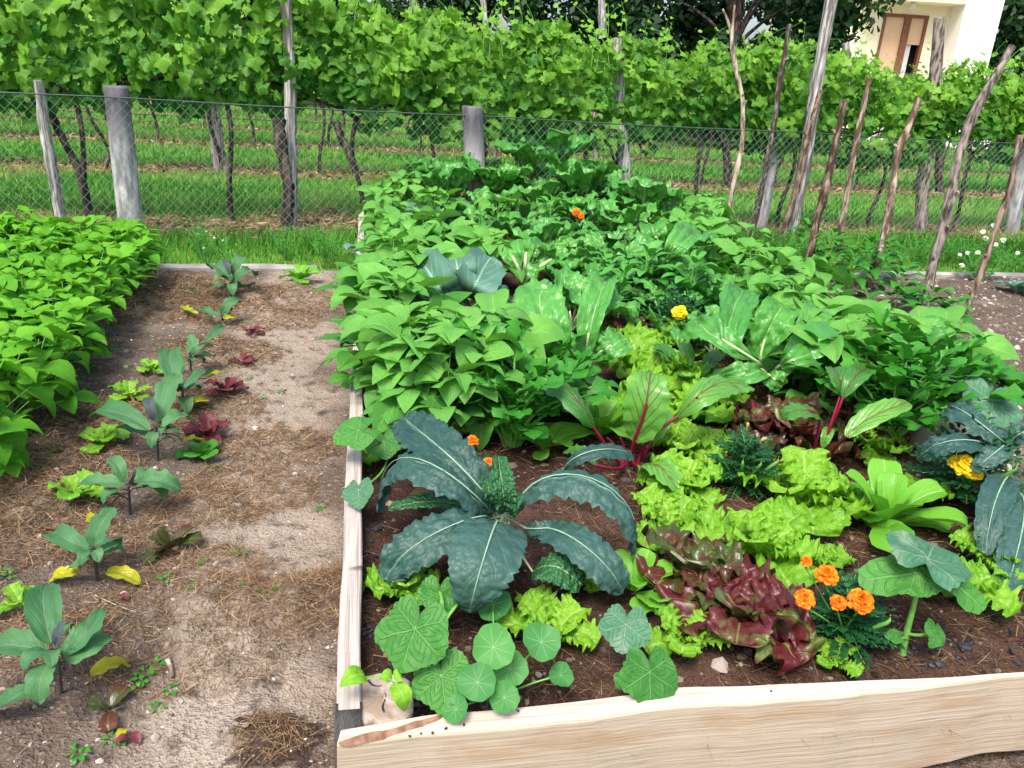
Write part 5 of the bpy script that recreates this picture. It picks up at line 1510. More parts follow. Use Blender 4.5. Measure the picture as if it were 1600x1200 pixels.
# ------------------------------------------------------------------ cucumbers and nasturtium
def cuc(label, foot, group='cucumber plants in the bed'):
    b = onbed(*foot, 0.0); return thing('cucumber_plant', label, 'cucumber', b, group), b


C = dict(nth=64, nr=9, rip=.06, nrip=5, bump=.045)
t, b = cuc('cucumber with the biggest rough leaf leaning over the sawn log post', (668, 1040))
pdisk(t, b, G['cucumber'], (648, 982, .44), (-.25, -.62, .75), (585, 1060), .092, 'cucumber', [(668, 1040, .21), (672, 1000, .34)], .006, sag=.12, **C)
pdisk(t, b, G['cucumber'], (688, 925, .34), (.2, -.45, .9), (695, 980), .062, 'cucumber', [(670, 1030, .23), (690, 960, .34)], .005, sag=.2, **C)
pdisk(t, b, G['cucumber'], (690, 1056, .36), (-.2, -.6, .8), (685, 1130), .074, 'cucumber', [(668, 1040, .21), (680, 1045, .30)], .005, sag=.12, **C)
pdisk(t, b, G['cucumber'], (748, 925, .30), (.3, -.3, .9), (775, 950), .05, 'cucumber', [(670, 1030, .23), (710, 950, .32)], .004, sag=.12, **C)
t, b = cuc('cucumber whose round leaves reach out over the side plank beside the kale', (600, 705))
pdisk(t, b, G['cucumber'], (560, 672, .42), (-.1, -.4, .9), (510, 680), .085, 'cucumber', [(605, 705, .22), (595, 690, .34)], .005, cup=-.1, **C)
pdisk(t, b, G['cucumber'], (600, 690, .34), (.0, -.6, .8), (600, 730), .07, 'cucumber', [(605, 705, .22)], .004, **C)
pdisk(t, b, G['cucgrey'], (560, 765, .36), (-.3, -.5, .8), (540, 800), .055, 'cucumber', [(605, 710, .22), (590, 745, .3)], .004, sag=.3, **C)
pdisk(t, b, G['cucumber'], (640, 690, .31), (.1, -.4, .9), (660, 660), .055, 'cucumber', [(605, 705, .22)], .004, **C)
t, b = cuc('cucumber with greyish mildewed leaves, one hanging over the front plank', (985, 1055))
pdisk(t, b, G['cucgrey'], (978, 975, .38), (-.1, -.5, .85), (970, 1030), .066, 'cucumber', [(990, 1055, .22), (986, 1010, .3)], .004, sag=.25, **C)
o = pdisk(t, b, G['cucumber'], (1015, 1050, .345), (.25, -.55, .7), (1048, 1110), .078, 'cucumber', [(990, 1055, .22), (1000, 1052, .29)], .005, sag=.3, **C)
pdisk(t, b, G['cucumber'], (978, 1062, .29), (-.2, -.3, .9), (955, 1075), .03, 'cucumber', [(988, 1055, .22)], .003, **C)
t, b = cuc('tall stout stemmed young cucumber with an umbrella of large leaves, right of the orange marigolds', (1413, 1020))
mb = MB(); tube(mb, [b - [0, 0, .02], at(1420, 975, .30), at(1437, 905, .43), at(1440, 878, .47)], [.009, .0085, .006, .004], n=10, m=8); mb.build('stem', G['stemgreen'], t, b)
pdisk(t, b, G['cucumber'], (1430, 895, .46), (-.25, -.35, .9), (1350, 890), .125, 'heart', [(1435, 910, .42)], .004, sag=.1, **C)
pdisk(t, b, G['cucgrey'], (1450, 872, .50), (.1, -.15, 1), (1470, 830), .115, 'cucumber', [(1438, 890, .45)], .004, sag=.2, **C)
pdisk(t, b, G['cucumber'], (1475, 895, .46), (.3, -.4, .9), (1545, 920), .115, 'heart', [(1437, 900, .44)], .004, sag=.1, **C)
pdisk(t, b, G['cucumber'], (1462, 985, .31), (.5, -.4, .7), (1480, 1010), .042, 'cucumber', [(1418, 990, .27), (1440, 992, .29)], .0045, sag=.5, **C)
pdisk(t, b, G['cucumber'], (1400, 994, .29), (-.2, -.2, .9), (1375, 990), .026, 'cucumber', [(1416, 998, .26)], .003, **C)
t, b = cuc('cucumber with wide pale leaves beyond the kale at the right edge', (1560, 660))
pdisk(t, b, G['cucgrey'], (1550, 625, .50), (.1, -.5, .85), (1590, 670), .13, 'cucumber', [(1560, 660, .22), (1555, 640, .4)], .005, sag=.2, **C)
pdisk(t, b, G['cucgrey'], (1510, 600, .50), (-.1, -.4, .9), (1500, 570), .11, 'cucumber', [(1560, 660, .22), (1530, 620, .4)], .005, sag=.2, **C)

nb_ = onbed(775, 1095, 0)
t = thing('nasturtium', 'nasturtium with round pale veined leaves behind the front plank', 'nasturtium', nb_)
for c, nor, R, tn in [((771, 1011, .40), (0, -.72, .7), .049, .85), ((846, 1003, .38), (.15, -.6, .8), .045, .3), ((746, 1066, .37), (-.15, -.65, .75), .042, .2), ((876, 1055, .30), (.3, -.4, .85), .031, .25),
                  ((797, 1045, .33), (.2, -.6, .7), .042, .7), ((788, 1090, .335), (.1, -.6, .8), .034, .4), ((712, 1108, .325), (-.3, -.5, .8), .030, .25), ((770, 945, .30), (0, -.4, 1), .05, .2), ((660, 1075, .31), (-.4, -.5, .7), .028, .3)]:
    pdisk(t, nb_, G['nasturtium'], c, nor, (c[0] + 10, c[1] + 60), R, 'round', [(775, 1095, .215), ((775 + c[0]) / 2, (1085 + c[1]) / 2, .28)], .0022, tint=tn, nth=42, nr=6, cup=.16, rip=.07, nrip=4)
# bean seedlings growing by the log post
t = thing('bean_seedling', 'young light green bean seedling beside the sawn log post', 'seedling', onbed(628, 1110, 0)); b = np.array(t.location)
for pts, W in [([(572, 1058, .35), (555, 1055, .37), (530, 1074, .35)], .026), ([(615, 1068, .36), (628, 1085, .36), (632, 1112, .31)], .022), ([(612, 1062, .36), (605, 1056, .37), (592, 1062, .36)], .016), ([(616, 1062, .37), (622, 1055, .38), (630, 1062, .36)], .014)]:
    pleaf(t, b, G['lettuce'], pts, W, a=.5, b=.9, nt=10, ns=6, fold=.1, ser=.1, sf=8)
mb = MB(); tube(mb, [b, at(630, 1100, .28), at(614, 1065, .36), at(590, 1056, .365), at(572, 1058, .352)], [.003, .002, .0015], n=14, m=6); mb.build('stem', G['stemgreen'], t, b)

# ------------------------------------------------------------------ beetroots with known leaves
BK = dict(a=.55, b=.5, nt=22, ns=12, blis=.10, bf=(10, 5), ruf=.10, rf=5)
b = onbed(985, 722, 0); t = thing('beetroot', 'beetroot with pale green leaves and crimson arching stalks in the middle of the bed', 'beetroot', b, 'beetroots with red stalks in the bed')
SR = dict(rst=.0065, stmat=G['stemred'])
for pts, W, st, m, kw in [
    ([(930, 668, .40), (900, 620, .52), (860, 592, .54), (815, 604, .48)], .060, [(968, 722, .22), (945, 694, .32), (925, 665, .41), (895, 622, .515)], 'beetdark', dict(fold=-.3, face=(0, -.1, 1), cup=-.15)),
    ([(990, 690, .33), (1004, 660, .42), (1012, 620, .52), (1018, 580, .58)], .080, [(985, 722, .22), (987, 702, .29), (994, 680, .36), (1010, 630, .50)], 'beet', dict(fold=.1, face=(0, -.9, .5))),
    ([(1058, 652, .42), (1090, 618, .52), (1130, 596, .54), (1180, 608, .48)], .062, [(1003, 715, .24), (1025, 676, .36), (1062, 648, .43), (1090, 620, .518)], 'beet', dict(fold=-.2, cup=-.1, face=(0, -.25, 1))),
    ([(1002, 730, .28), (1030, 728, .34), (1062, 768, .29)], .055, [(990, 722, .22), (996, 728, .25), (1004, 730, .28)], 'beet', dict(fold=.0)),
    ([(1020, 690, .3), (1035, 665, .36), (1040, 640, .38)], .03, [(995, 722, .22), (1010, 705, .26), (1020, 690, .30)], 'beet', dict(fold=.2)),
    ([(930, 726, .29), (905, 705, .33), (880, 708, .30)], .03, [(975, 726, .22), (955, 732, .26), (930, 726, .29)], 'beetdark', dict()),
]:
    kk = dict(BK); kk.update(kw); pleaf(t, b, G[m], pts, W, stalk=st, **SR, **kk)
mb = MB()
for dx in (-14, -6, 4, 12): tube(mb, [at(985 + dx, 726, .215), at(985 + dx * 1.4, 705, .27), at(985 + dx * 2.6, 684, .33)], [.006, .005, .0035], n=7, m=6)
mb.build('young_stalks', G['stemred'], t, b)
b = onbed(1284, 722, 0); t = thing('beetroot', 'beetroot with thick dark red stalks rising through bronze lettuce', 'beetroot', b, 'beetroots with red stalks in the bed')
for pts, W, st, m, kw in [
    ([(1322, 684, .40), (1350, 658, .46), (1385, 640, .50), (1416, 628, .50)], .048, [(1292, 720, .22), (1305, 700, .31), (1325, 682, .41)], 'beet', dict(fold=.1)),
    ([(1278, 650, .46), (1262, 640, .50), (1242, 640, .50), (1220, 655, .45)], .045, [(1272, 722, .22), (1276, 685, .34), (1278, 650, .46), (1262, 640, .5)], 'beetdark', dict(fold=-.1)),
    ([(1316, 622, .50), (1330, 598, .56), (1345, 580, .58), (1362, 566, .56)], .045, [(1298, 668, .36), (1308, 645, .44), (1318, 618, .51)], 'beetdark', dict(fold=.1)),
    ([(1318, 614, .50), (1312, 592, .55), (1300, 574, .56)], .042, None, 'beetdark', dict(fold=.1)),
    ([(1285, 700, .30), (1292, 680, .35), (1296, 668, .36)], .022, [(1284, 722, .22), (1285, 712, .26), (1286, 700, .30)], 'beet', dict(fold=.2)),
]:
    kk = dict(BK); kk.update(kw); pleaf(t, b, G[m], pts, W, stalk=st, **SR, **kk)
mb = MB(); tube(mb, [at(1280, 724, .215), at(1290, 690, .32), at(1312, 620, .50)], [.008, .006, .004], n=10, m=7); mb.build('main_stalk', G['stemred'], t, b)

# ------------------------------------------------------------------ chard with known leaves
b = onbed(1215, 600, 0); t = thing('swiss_chard', 'swiss chard with large glossy leaves and white ribs, nearest of the chards', 'chard', b, 'swiss chard plants in the bed')
CK = dict(a=.6, b=.38, nt=34, ns=16, blis=.22, bf=(12, 6), ruf=.08, rf=3)
SP = dict(rst=.008, stmat=G['stempale'])
for pts, W, m, kw in [
    ([(1150, 560, .48), (1142, 520, .58), (1148, 480, .66), (1160, 452, .68)], .085, 'chard', dict(face=(.1, -.8, .5))),
    ([(1188, 560, .46), (1195, 530, .55), (1206, 505, .62), (1222, 480, .66)], .085, 'chardlight', dict(face=(-.1, -.8, .5), fold=.25)),
    ([(1225, 565, .46), (1255, 540, .55), (1290, 528, .58), (1330, 522, .54)], .105, 'chard', dict(face=(.1, -.6, .9), fold=-.05, blis=.06)),
    ([(1218, 572, .46), (1240, 562, .52), (1268, 552, .53), (1298, 548, .48)], .062, 'chardlight', dict(face=(0, -.75, .7), fold=-.1)),
    ([(1190, 578, .42), (1160, 585, .46), (1128, 590, .42)], .06, 'chard', dict(face=(0, -.5, .9))),
    ([(1200, 585, .42), (1210, 592, .44), (1222, 605, .40)], .05, 'chardlight', dict(face=(0, -.8, .6))),
    ([(1175, 560, .48), (1128, 530, .56), (1085, 500, .56)], .07, 'chard', dict(face=(0, -.6, .8))),
    ([(1235, 560, .46), (1262, 515, .58), (1275, 480, .62)], .07, 'chard', dict(face=(0, -.7, .6))),
]:
    kk = dict(CK); kk.update(kw); q = pts[0]; r = pts[1]
    pleaf(t, b, G[m], pts, W, stalk=[(1212, 606, .22), ((1212 + q[0]) / 2, (604 + q[1]) / 2 - 4, .36), q, r], **SP, **kk)
b = onbed(1035, 438, 0.0); t = thing('swiss_chard', 'swiss chard with one crinkled leaf and a bright white midrib pointing up right', 'chard', b, 'swiss chard plants in the bed')
for pts, W, m, kw in [
    ([(1040, 405, .56), (1055, 385, .66), (1078, 368, .70), (1100, 362, .64)], .12, 'chard', dict(face=(-.1, -.7, .7), fold=.2)),
    ([(1030, 400, .5), (1005, 385, .6), (985, 395, .55)], .09, 'chard', dict(face=(-.2, -.6, .8))),
    ([(1035, 395, .52), (1025, 370, .64), (1020, 350, .66)], .09, 'chardlight', dict(face=(0, -.8, .4))),
    ([(1045, 420, .48), (1075, 415, .54), (1110, 425, .48)], .08, 'chard', dict(face=(0, -.6, .9))),
]:
    kk = dict(CK); kk.update(kw); q = pts[0]; r = pts[1]
    pleaf(t, b, G[m], pts, W, stalk=[(1030, 440, .22), ((1030 + q[0]) / 2, (436 + q[1]) / 2, .4), q, r], rst=.011, stmat=G['stempale'], **kk)
b = onbed(815, 455, 0.0); t = thing('swiss_chard', 'swiss chard with broad white stalks directly right of the big cabbage', 'chard', b, 'swiss chard plants in the bed')
for pts, W, m, kw in [
    ([(828, 418, .42), (836, 395, .52), (846, 378, .56)], .08, 'chard', dict(face=(0, -.8, .4))), ([(812, 425, .42), (800, 400, .52), (796, 380, .56)], .07, 'chard', dict(face=(0, -.8, .4))),
    ([(835, 425, .42), (862, 405, .5), (888, 402, .48)], .07, 'chardlight', dict()), ([(820, 415, .45), (822, 395, .52), (815, 375, .55)], .06, 'chardlight', dict(face=(0, -.9, .3))),
]:
    kk = dict(CK); kk.update(kw); q = pts[0]
    pleaf(t, b, G[m], pts, W, stalk=[(815, 456, .22), ((815 + q[0]) / 2, (454 + q[1]) / 2, .34), q, pts[1]], rst=.015, stmat=G['stempale'], **kk)
b = onbed(925, 590, 0.0); t = thing('swiss_chard', 'swiss chard with tall curled dark leaves between the celery and the frilly lettuce', 'chard', b, 'swiss chard plants in the bed')
for pts, W, m, kw in [
    ([(915, 560, .42), (920, 520, .54), (930, 480, .64), (948, 442, .68)], .075, 'chard', dict(face=(-.3, -.8, .3), fold=.45)),
    ([(890, 560, .42), (865, 525, .52), (848, 490, .60), (858, 450, .66)], .11, 'chard', dict(face=(.1, -.8, .6), fold=.2)),
    ([(905, 565, .4), (890, 545, .48), (855, 530, .48)], .07, 'chardlight', dict(face=(0, -.6, .8))),
    ([(930, 560, .42), (955, 540, .5), (975, 530, .5)], .075, 'chard', dict(face=(0, -.6, .8))),
    ([(912, 590, .36), (910, 560, .44), (905, 540, .46)], .045, 'chard', dict(face=(0, -.8, .3), fold=.4)),
    ([(935, 500, .55), (940, 480, .6), (965, 460, .62)], .06, 'chard', dict(face=(.3, -.6, .6), fold=.3)),
]:
    kk = dict(CK); kk.update(kw); q = pts[0]
    pleaf(t, b, G[m], pts, W, stalk=[(920, 600, .22), ((920 + q[0]) / 2, (600 + q[1]) / 2, .34), q, pts[1]], rst=.008, stmat=G['stempale'], **kk)
# generic chards behind
for px, py, h, s, lab, m in [(850, 272, .5, 1.25, 'tallest crinkled chard at the far end of the bed before the middle fence post', 'chard'), (940, 285, .42, 1.15, 'chard with drooping leaves behind the red and orange marigold', 'chard'),
                          (1000, 300, .42, 1.3, 'big leaved chard at the far right corner of the bed, below the grey vine post', 'chard'), (960, 350, .38, 1.05, 'chard right of the red and orange marigold', 'chard'),
                          (905, 375, .34, 1.0, 'chard in front of the red and orange marigold', 'chardlight'), (1085, 335, .36, 1.0, 'chard at the far right edge of the bed near the forked stake', 'chardlight'), (1150, 430, .36, .95, 'chard between the white ribbed chard and the right beans', 'chard'),
                          (900, 440, .30, .95, 'dark chard left of the pepper plants', 'chard'), (1010, 395, .36, 1.05, 'dark chard just left of the white ribbed chard leaf', 'chard'), (850, 350, .36, 1.1, 'chard right of the upright beetroot leaf', 'chard'), (1070, 300, .4, 1.1, 'chard at the far right corner against the fence', 'chardlight'), (890, 260, .44, 1.2, 'chard next to the tallest far chard', 'chard'), (780, 330, .34, 1.0, 'chard left of the upright beetroot leaf', 'chardlight'), (1130, 480, .3, .85, 'chard left behind the nearest glossy chard', 'chard'), (760, 300, .36, 1.1, 'chard among the far bean plants by the middle fence post', 'chard')]:
    put(chard(int(px), lab, s, 10, m), onbed(px, py, h), px * .1)
for px, py, h, s, lab, m in [(848, 214, .78, 1.75, 'upright crinkled chard, highest plant of the bed, before the middle fence post', 'chard'), (915, 252, .64, 1.35, 'tall upright chard just right of the highest chard', 'chard'), (1010, 285, .55, 1.15, 'tall big leaved chard below the grey squared vine post', 'chard'),
                          (780, 246, .62, 1.15, 'tall light chard directly below the middle fence post', 'chardlight'), (700, 262, .5, 1.2, 'tall chard rising among the far beans left of the middle fence post', 'chard'), (965, 312, .5, 1.0, 'upright chard between the far marigold and the vine post', 'chardlight')]:
    put(chard(int(px) + 5, lab, s * 1.2, 11, m, e0=1.02, bend=.65), onbed(px, py, h), px * .13)
put(beet(31, 'beetroot leaf standing upright with a dark red midrib in the far bed', 1.15, 8, 'beetdark'), onbed(806, 335, .38), .4)
put(beet(32, 'beetroot under the pale yellow marigold, with small dark leaves', .8, 8, 'beetdark'), onbed(1105, 455, .24), 1.4)
put(beet(33, 'beetroot with green blades at the far end beside the cabbage', 1.0, 8, 'beetdark'), onbed(720, 268, .36), 2.0)

# ------------------------------------------------------------------ cabbages
b = onbed(715, 470, 0); t = thing('cabbage', 'big blue green cabbage with two broad smooth leaves rising above the beans', 'cabbage', b, 'blue green cabbages in the bed')
for pts, W, kw in [([(700, 462, .42), (680, 440, .55), (668, 422, .58), (655, 412, .56)], .115, dict(face=(-.25, -.8, .5))), ([(730, 462, .42), (745, 440, .55), (755, 420, .58), (768, 402, .60)], .118, dict(face=(.2, -.85, .45))),
                   ([(712, 466, .4), (700, 458, .48), (685, 440, .55)], .09, dict(face=(-.3, -.7, .6))), ([(690, 468, .38), (660, 470, .42), (640, 475, .38)], .09, dict()), ([(720, 445, .5), (715, 420, .6), (712, 405, .62)], .10, dict(face=(0, -.7, .5))),
                   ([(745, 470, .4), (775, 468, .46), (800, 475, .4)], .09, dict())]:
    kk = dict(a=.42, b=.30, nt=20, ns=14, ruf=.09, rf=3, blis=.07, fold=.05, cup=.15); kk.update(kw)
    pleaf(t, b, G['cabbage'], pts, W, stalk=[(715, 475, .22), ((715 + pts[0][0]) / 2, 468, .33), pts[0], pts[1]], rst=.007, stmat=G['stempale'], **kk)
for px, py, h, s, lab in [(645, 298, .36, 1.1, 'blue green cabbage among the beans near the far left corner of the bed'), (735, 310, .28, .95, 'cabbage between the far beans and the upright beetroot leaf'), (580, 350, .26, .7, 'small cabbage hanging over the far end of the side plank'),
                       (595, 480, .22, .55, 'small bluish cabbage plant under the beans by the side plank'), (1290, 440, .24, .7, 'small cabbage by the foot of the reddish brown stake'), (640, 480, .2, .6, 'small cabbage below the two broad cabbage leaves')]:
    put(cabbage(int(px * 3), lab, s), onbed(px, py, h), px * .2)

# ------------------------------------------------------------------ bush beans in the bed
bp = [bean_plant(150 + i, 'x', 'x', G['beandeep'], .40, (15, 12)[i % 2], (.145, .19)[i % 2], .16) for i in range(4)]
def beans(spots, label, group):
    for i, (px, py, h) in enumerate(spots):
        o = copy_tree(bp[(i * 3 + int(px)) % 4]); put(o, onbed(px, py, h), px * .37, rng.uniform(.9, 1.1), label, group)


beans([(628, 535, .30), (662, 575, .26), (700, 585, .28), (645, 605, .16), (690, 515, .36), (735, 495, .36), (650, 520, .34), (760, 560, .24), (622, 555, .20), (650, 610, .14), (720, 560, .3), (785, 505, .34), (820, 490, .34)],
      'light green bush bean plant in the near left bean clump, over the side plank', 'bush beans of the near left clump in the bed')
beans([(606, 425, .32), (628, 455, .32), (616, 395, .34), (620, 350, .36), (660, 345, .36), (700, 365, .36), (745, 362, .36), (640, 385, .34), (610, 320, .36), (690, 385, .3), (622, 485, .22), (606, 450, .24), (604, 390, .28), (650, 420, .3), (770, 385, .32)],
      'light green bush bean plant in the bean clump behind the big cabbage', 'bush beans behind the big cabbage')
beans([(600, 300, .34), (680, 300, .36), (640, 280, .36), (700, 275, .38), (670, 262, .38), (760, 262, .38), (800, 268, .38), (620, 290, .3), (780, 320, .34)],
      'bush bean plant at the far left end of the bed', 'bush beans at the far end of the bed')
beans([(1230, 440, .36), (1285, 475, .36), (1335, 500, .34), (1260, 495, .34), (1370, 520, .3), (1180, 395, .38), (1140, 375, .38), (1215, 410, .38), (1310, 455, .36), (1405, 540, .28), (1330, 545, .28), (1250, 430, .3), (1190, 430, .34), (1380, 555, .2), (1270, 520, .26), (1430, 560, .2), (1110, 400, .3), (1090, 350, .38), (1110, 320, .38), (1060, 340, .38), (1350, 580, .2), (1300, 570, .24), (1455, 580, .22), (1240, 460, .34), (1170, 360, .38)],
      'light green bush bean plant along the right side of the bed near the stakes', 'bush beans of the right side of the bed')
for o in bp: kill(o)

# ------------------------------------------------------------------ celery, parsley, peppers
put(celery(61, 'bushy dark green celery plant behind the kale', 1.6, 34), onbed(800, 690, 0.0), .3)
put(celery(62, 'celery like plant with light leaves behind the bushy celery', 1.3, 26), onbed(842, 570, .2), 1.3)
put(celery(63, 'leaf celery plant at the right side below the beans', 1.7, 30), onbed(1385, 575, .26), 1.3)
put(celery(64, 'leaf celery plant next to the wide pale cucumber leaves', 1.6, 30), onbed(1450, 590, .24), .5)
put(celery(65, 'leaf celery plant behind the dark kale at the right edge', 1.6, 28), onbed(1400, 625, .2), 2.5)
put(celery(66, 'feathery dark herb at the far left corner of the bed before the fence', 1.2, 24), onbed(655, 262, .2), 2.5)
for px, py, h, s, lab in [(985, 395, .34, 1.0, 'leafy pepper plant in the middle of the bed'), (1010, 420, .3, .95, 'pepper plant left of the white ribbed chard'), (950, 420, .3, .9, 'pepper plant right of the dark chard'), (1085, 545, .26, .8, 'dark pepper plant below the yellow marigold'),
                       (1060, 500, .2, .6, 'dark pointed pepper plant under the yellow bloom'), (945, 335, .34, 1.0, 'pepper plant by the red and orange marigold'), (860, 330, .34, 1.0, 'pepper plant right of the upright beetroot leaf'), (1110, 360, .34, 1, 'pepper plant near the forked stake'),
                       (880, 410, .26, .9, 'pepper plant behind the curled chard'), (1000, 360, .36, 1.1, 'pepper plant behind the white ribbed chard'), (1080, 440, .28, 1.0, 'pepper plant right below the white ribbed chard'), (820, 300, .4, 1.1, 'pepper plant between the far beetroots'), (900, 300, .4, 1.15, 'pepper plant just behind the red and orange marigold'), (970, 460, .22, .9, 'pepper plant behind the small red lettuce among the lime lettuces'), (1040, 320, .36, 1.1, 'pepper plant right of the big leaved far chard'), (1040, 460, .2, .7, 'low pepper plant behind the yellow marigold')]:
    if int(px + py) % 3 == 0: put(chard(int(px * 7 + py), lab.replace('dark pointed ', '').replace('pepper plant', 'upright light chard'), s * .95, 9, 'chardlight', e0=.8, bend=.9), onbed(px, py, h), px * .3)
    elif int(px + py) % 3 == 1: put(beet(int(px * 7 + py), lab.replace('dark pointed ', '').replace('pepper plant', 'beetroot'), s, 9, 'beetdark'), onbed(px, py, h), px * .3)
    else: put(pepper(int(px * 7 + py), lab, s), onbed(px, py, h), px * .3)

# ------------------------------------------------------------------ lettuces in the bed
for px, py, h, s, n, lab in [
    (1068, 690, .06, .9, 12, 'curly lettuce right of the crimson beetroot stalks'), (1066, 752, .06, .95, 12, 'curly lettuce behind the bronze leaved red lettuce, under the arching kale leaf'), (1050, 815, .05, .95, 12, 'curly lettuce nearest to the tip of the arching kale leaf'),
    (1192, 850, .07, 1.2, 12, 'frilly bright lettuce directly behind the large red lettuce'), (1262, 760, .1, 1.35, 13, 'large frilly lettuce right of the dark flowerless marigold'), (1282, 875, .04, .62, 9, 'small frilly lettuce just behind the orange marigold blooms'),
    (862, 985, .03, .82, 10, 'low spreading curly lettuce between kale and nasturtium'), (1118, 690, .05, .65, 9, 'curly lettuce behind the dark flowerless marigold'), (1372, 690, .06, .9, 11, 'curly lettuce right of the thick red beet stalks'),
    (1480, 925, .04, .95, 11, 'curly lettuce behind the umbrella leaved cucumber'), (1068, 1015, .02, .7, 9, 'curly lettuce under the left side of the large red lettuce'), (1300, 1035, .0, .42, 7, 'small pale lettuce below the orange marigold at the front'),
    (635, 925, .02, .75, 9, 'curly lettuce half hidden behind the biggest cucumber leaf'), (1015, 560, .16, 1.75, 16, 'frilly lime lettuce behind the upright beetroot leaf'), (1058, 605, .16, 1.6, 15, 'frilly lime lettuce left of the wide beetroot leaf'),
    (1030, 520, .16, 1.4, 14, 'frilly lime lettuce below the yellow marigold'), (1420, 775, .05, .85, 10, 'curly lettuce between the tall smooth lettuce and the yellow marigold'), (1545, 890, .03, .8, 9, 'curly lettuce below the dark kale at the right edge'), (705, 660, .05, .55, 8, 'small lettuce behind the upper left kale leaf'),
    (615, 700, .05, .75, 9, 'curly lettuce between cucumber and kale by the side plank'), (860, 575, .1, .7, 10, 'pale lettuce among the celery leaves'), (905, 890, .02, .55, 8, 'small lettuce under the right kale leaves'), (1150, 625, .06, .8, 10, 'curly lettuce below the nearest glossy chard')]:
    put(curly(int(px + py * 3), lab, s * .9, max(6, int(n * .78))), onbed(px, py, h), px * .7)
for px, py, h, s, n, lab in [(1385, 800, .06, 1.45, 15, 'large smooth lettuce with tongue shaped leaves right of the large frilly lettuce'), (992, 915, .05, .95, 9, 'small smooth lettuce left of the large red lettuce'), (945, 620, .16, 1.6, 12, 'upright smooth lettuce behind the beetroot'),
                          (1040, 938, .03, .75, 8, 'small pale smooth lettuce touching the large red lettuce'), (1350, 770, .10, 1.1, 10, 'smooth lettuce behind the large tongue leaved lettuce'), (850, 690, .03, .8, 9, 'small grey green smooth lettuce right of the celery')]:
    put(smooth_lettuce(int(px + py), lab, s, n), onbed(px, py, h), px * .5)
RB = [G['redlettuce'], G['redlettuce'], G['bronze']]
put(red_lettuce(71, 'large glossy dark red lettuce in front of the frilly lettuce', 1.02, 14, RB), onbed(1158, 955, .07), .8)
put(red_lettuce(72, 'bronze lettuce leaning up behind the left of the large red lettuce', .95, 7, [G['bronze']]), onbed(1072, 905, .05), 2.2)
put(red_lettuce(73, 'bronze and pink lettuce behind the thick red beet stalks', 1.3, 12, [G['bronze'], G['bronze'], G['redlettuce']]), onbed(1258, 640, .16), .1)
put(red_lettuce(74, 'brown red lettuce left of the beet stalks, below the chard', 1.15, 10, [G['bronze']]), onbed(1205, 640, .12), .9)
put(red_lettuce(75, 'small red lettuce among the lime lettuces left of the yellow marigold', .85, 9, [G['redlettuce'], G['bronze']]), onbed(990, 512, .08), .9)
put(red_lettuce(76, 'brown lettuce half hidden by the pepper leaves', .9, 9, [G['bronze']]), onbed(890, 415, .18), .9)
put(red_lettuce(77, 'dim bronze lettuce in the shade of the chards', 1.0, 10, [G['bronze']]), onbed(1020, 470, .08), .3)
put(red_lettuce(78, 'bronze lettuce right of the thick red beet stalks', 1.0, 10, [G['bronze']]), onbed(1335, 665, .05), .3)

# ------------------------------------------------------------------ marigolds
def mari(label, px, py, flowers, mat, seed, s=1.0, H=.16, n=46, buds=2):
    f0 = onbed(px, py, 0); fl = []
    for (fx, fy, z, R) in flowers:
        p = at(fx, fy, z); fl.append((p[0] - f0[0], p[1] - f0[1], z - f0[2], R))
    return put(marigold(seed, label, fl, s, mat, n, buds, H=H), f0)


mari('orange marigold with five blooms, right of the large red lettuce', 1315, 1000, [(1292, 897, .42, .029), (1258, 935, .40, .026), (1346, 938, .40, .032), (1310, 941, .39, .020), (1260, 877, .42, .016)], 'petalorange', 81, .95, .15, 56)
mari('orange marigold with two small blooms behind the kale', 748, 742, [(738, 688, .36, .022), (763, 722, .34, .020)], 'petalorange', 82, .55, .12, 20, 0)
m = mari('dark green bushy marigold without open bloom between the curly lettuces', 1155, 765, [], 'petalorange', 83, 1.0, .17, 64, 4)
mb = MB(); p = np.array(m.location); q1 = at(1190, 688, .45) - p; tube(mb, [q1 * .93, q1 * .97, q1, q1 + [.006, 0, .006], q1 + [.016, 0, .011]], [.0015, .002, .0045, .006, .003], n=12, m=7); o = mb.build('withered_bloom', G['withered'], m)
mb = MB(); q1 = at(1168, 665, .46) - p; tube(mb, [q1 * .93, q1 * .97, q1, q1 + [0, 0, .008], q1 + [0, 0, .012]], [.0015, .002, .005, .006, .003], n=12, m=7, rough=.1); mb.build('withered_bloom', G['withered'], m)
mari('yellow marigold half under the dark kale at the right edge', 1500, 790, [(1508, 726, .42, .040), (1522, 736, .40, .034), (1494, 722, .42, .026)], 'petalyellow', 84, 1.3, .19, 60)
mari('yellow marigold with a single bloom standing high in the middle of the bed', 1050, 545, [(1062, 488, .50, .040)], 'petalyellow', 85, 1.3, .2, 44, 3)
mari('red and orange marigold far back among the chards', 905, 375, [(900, 332, .82, .026), (908, 338, .80, .020)], 'petalorange', 86, 1.0, .18, 30, 1)

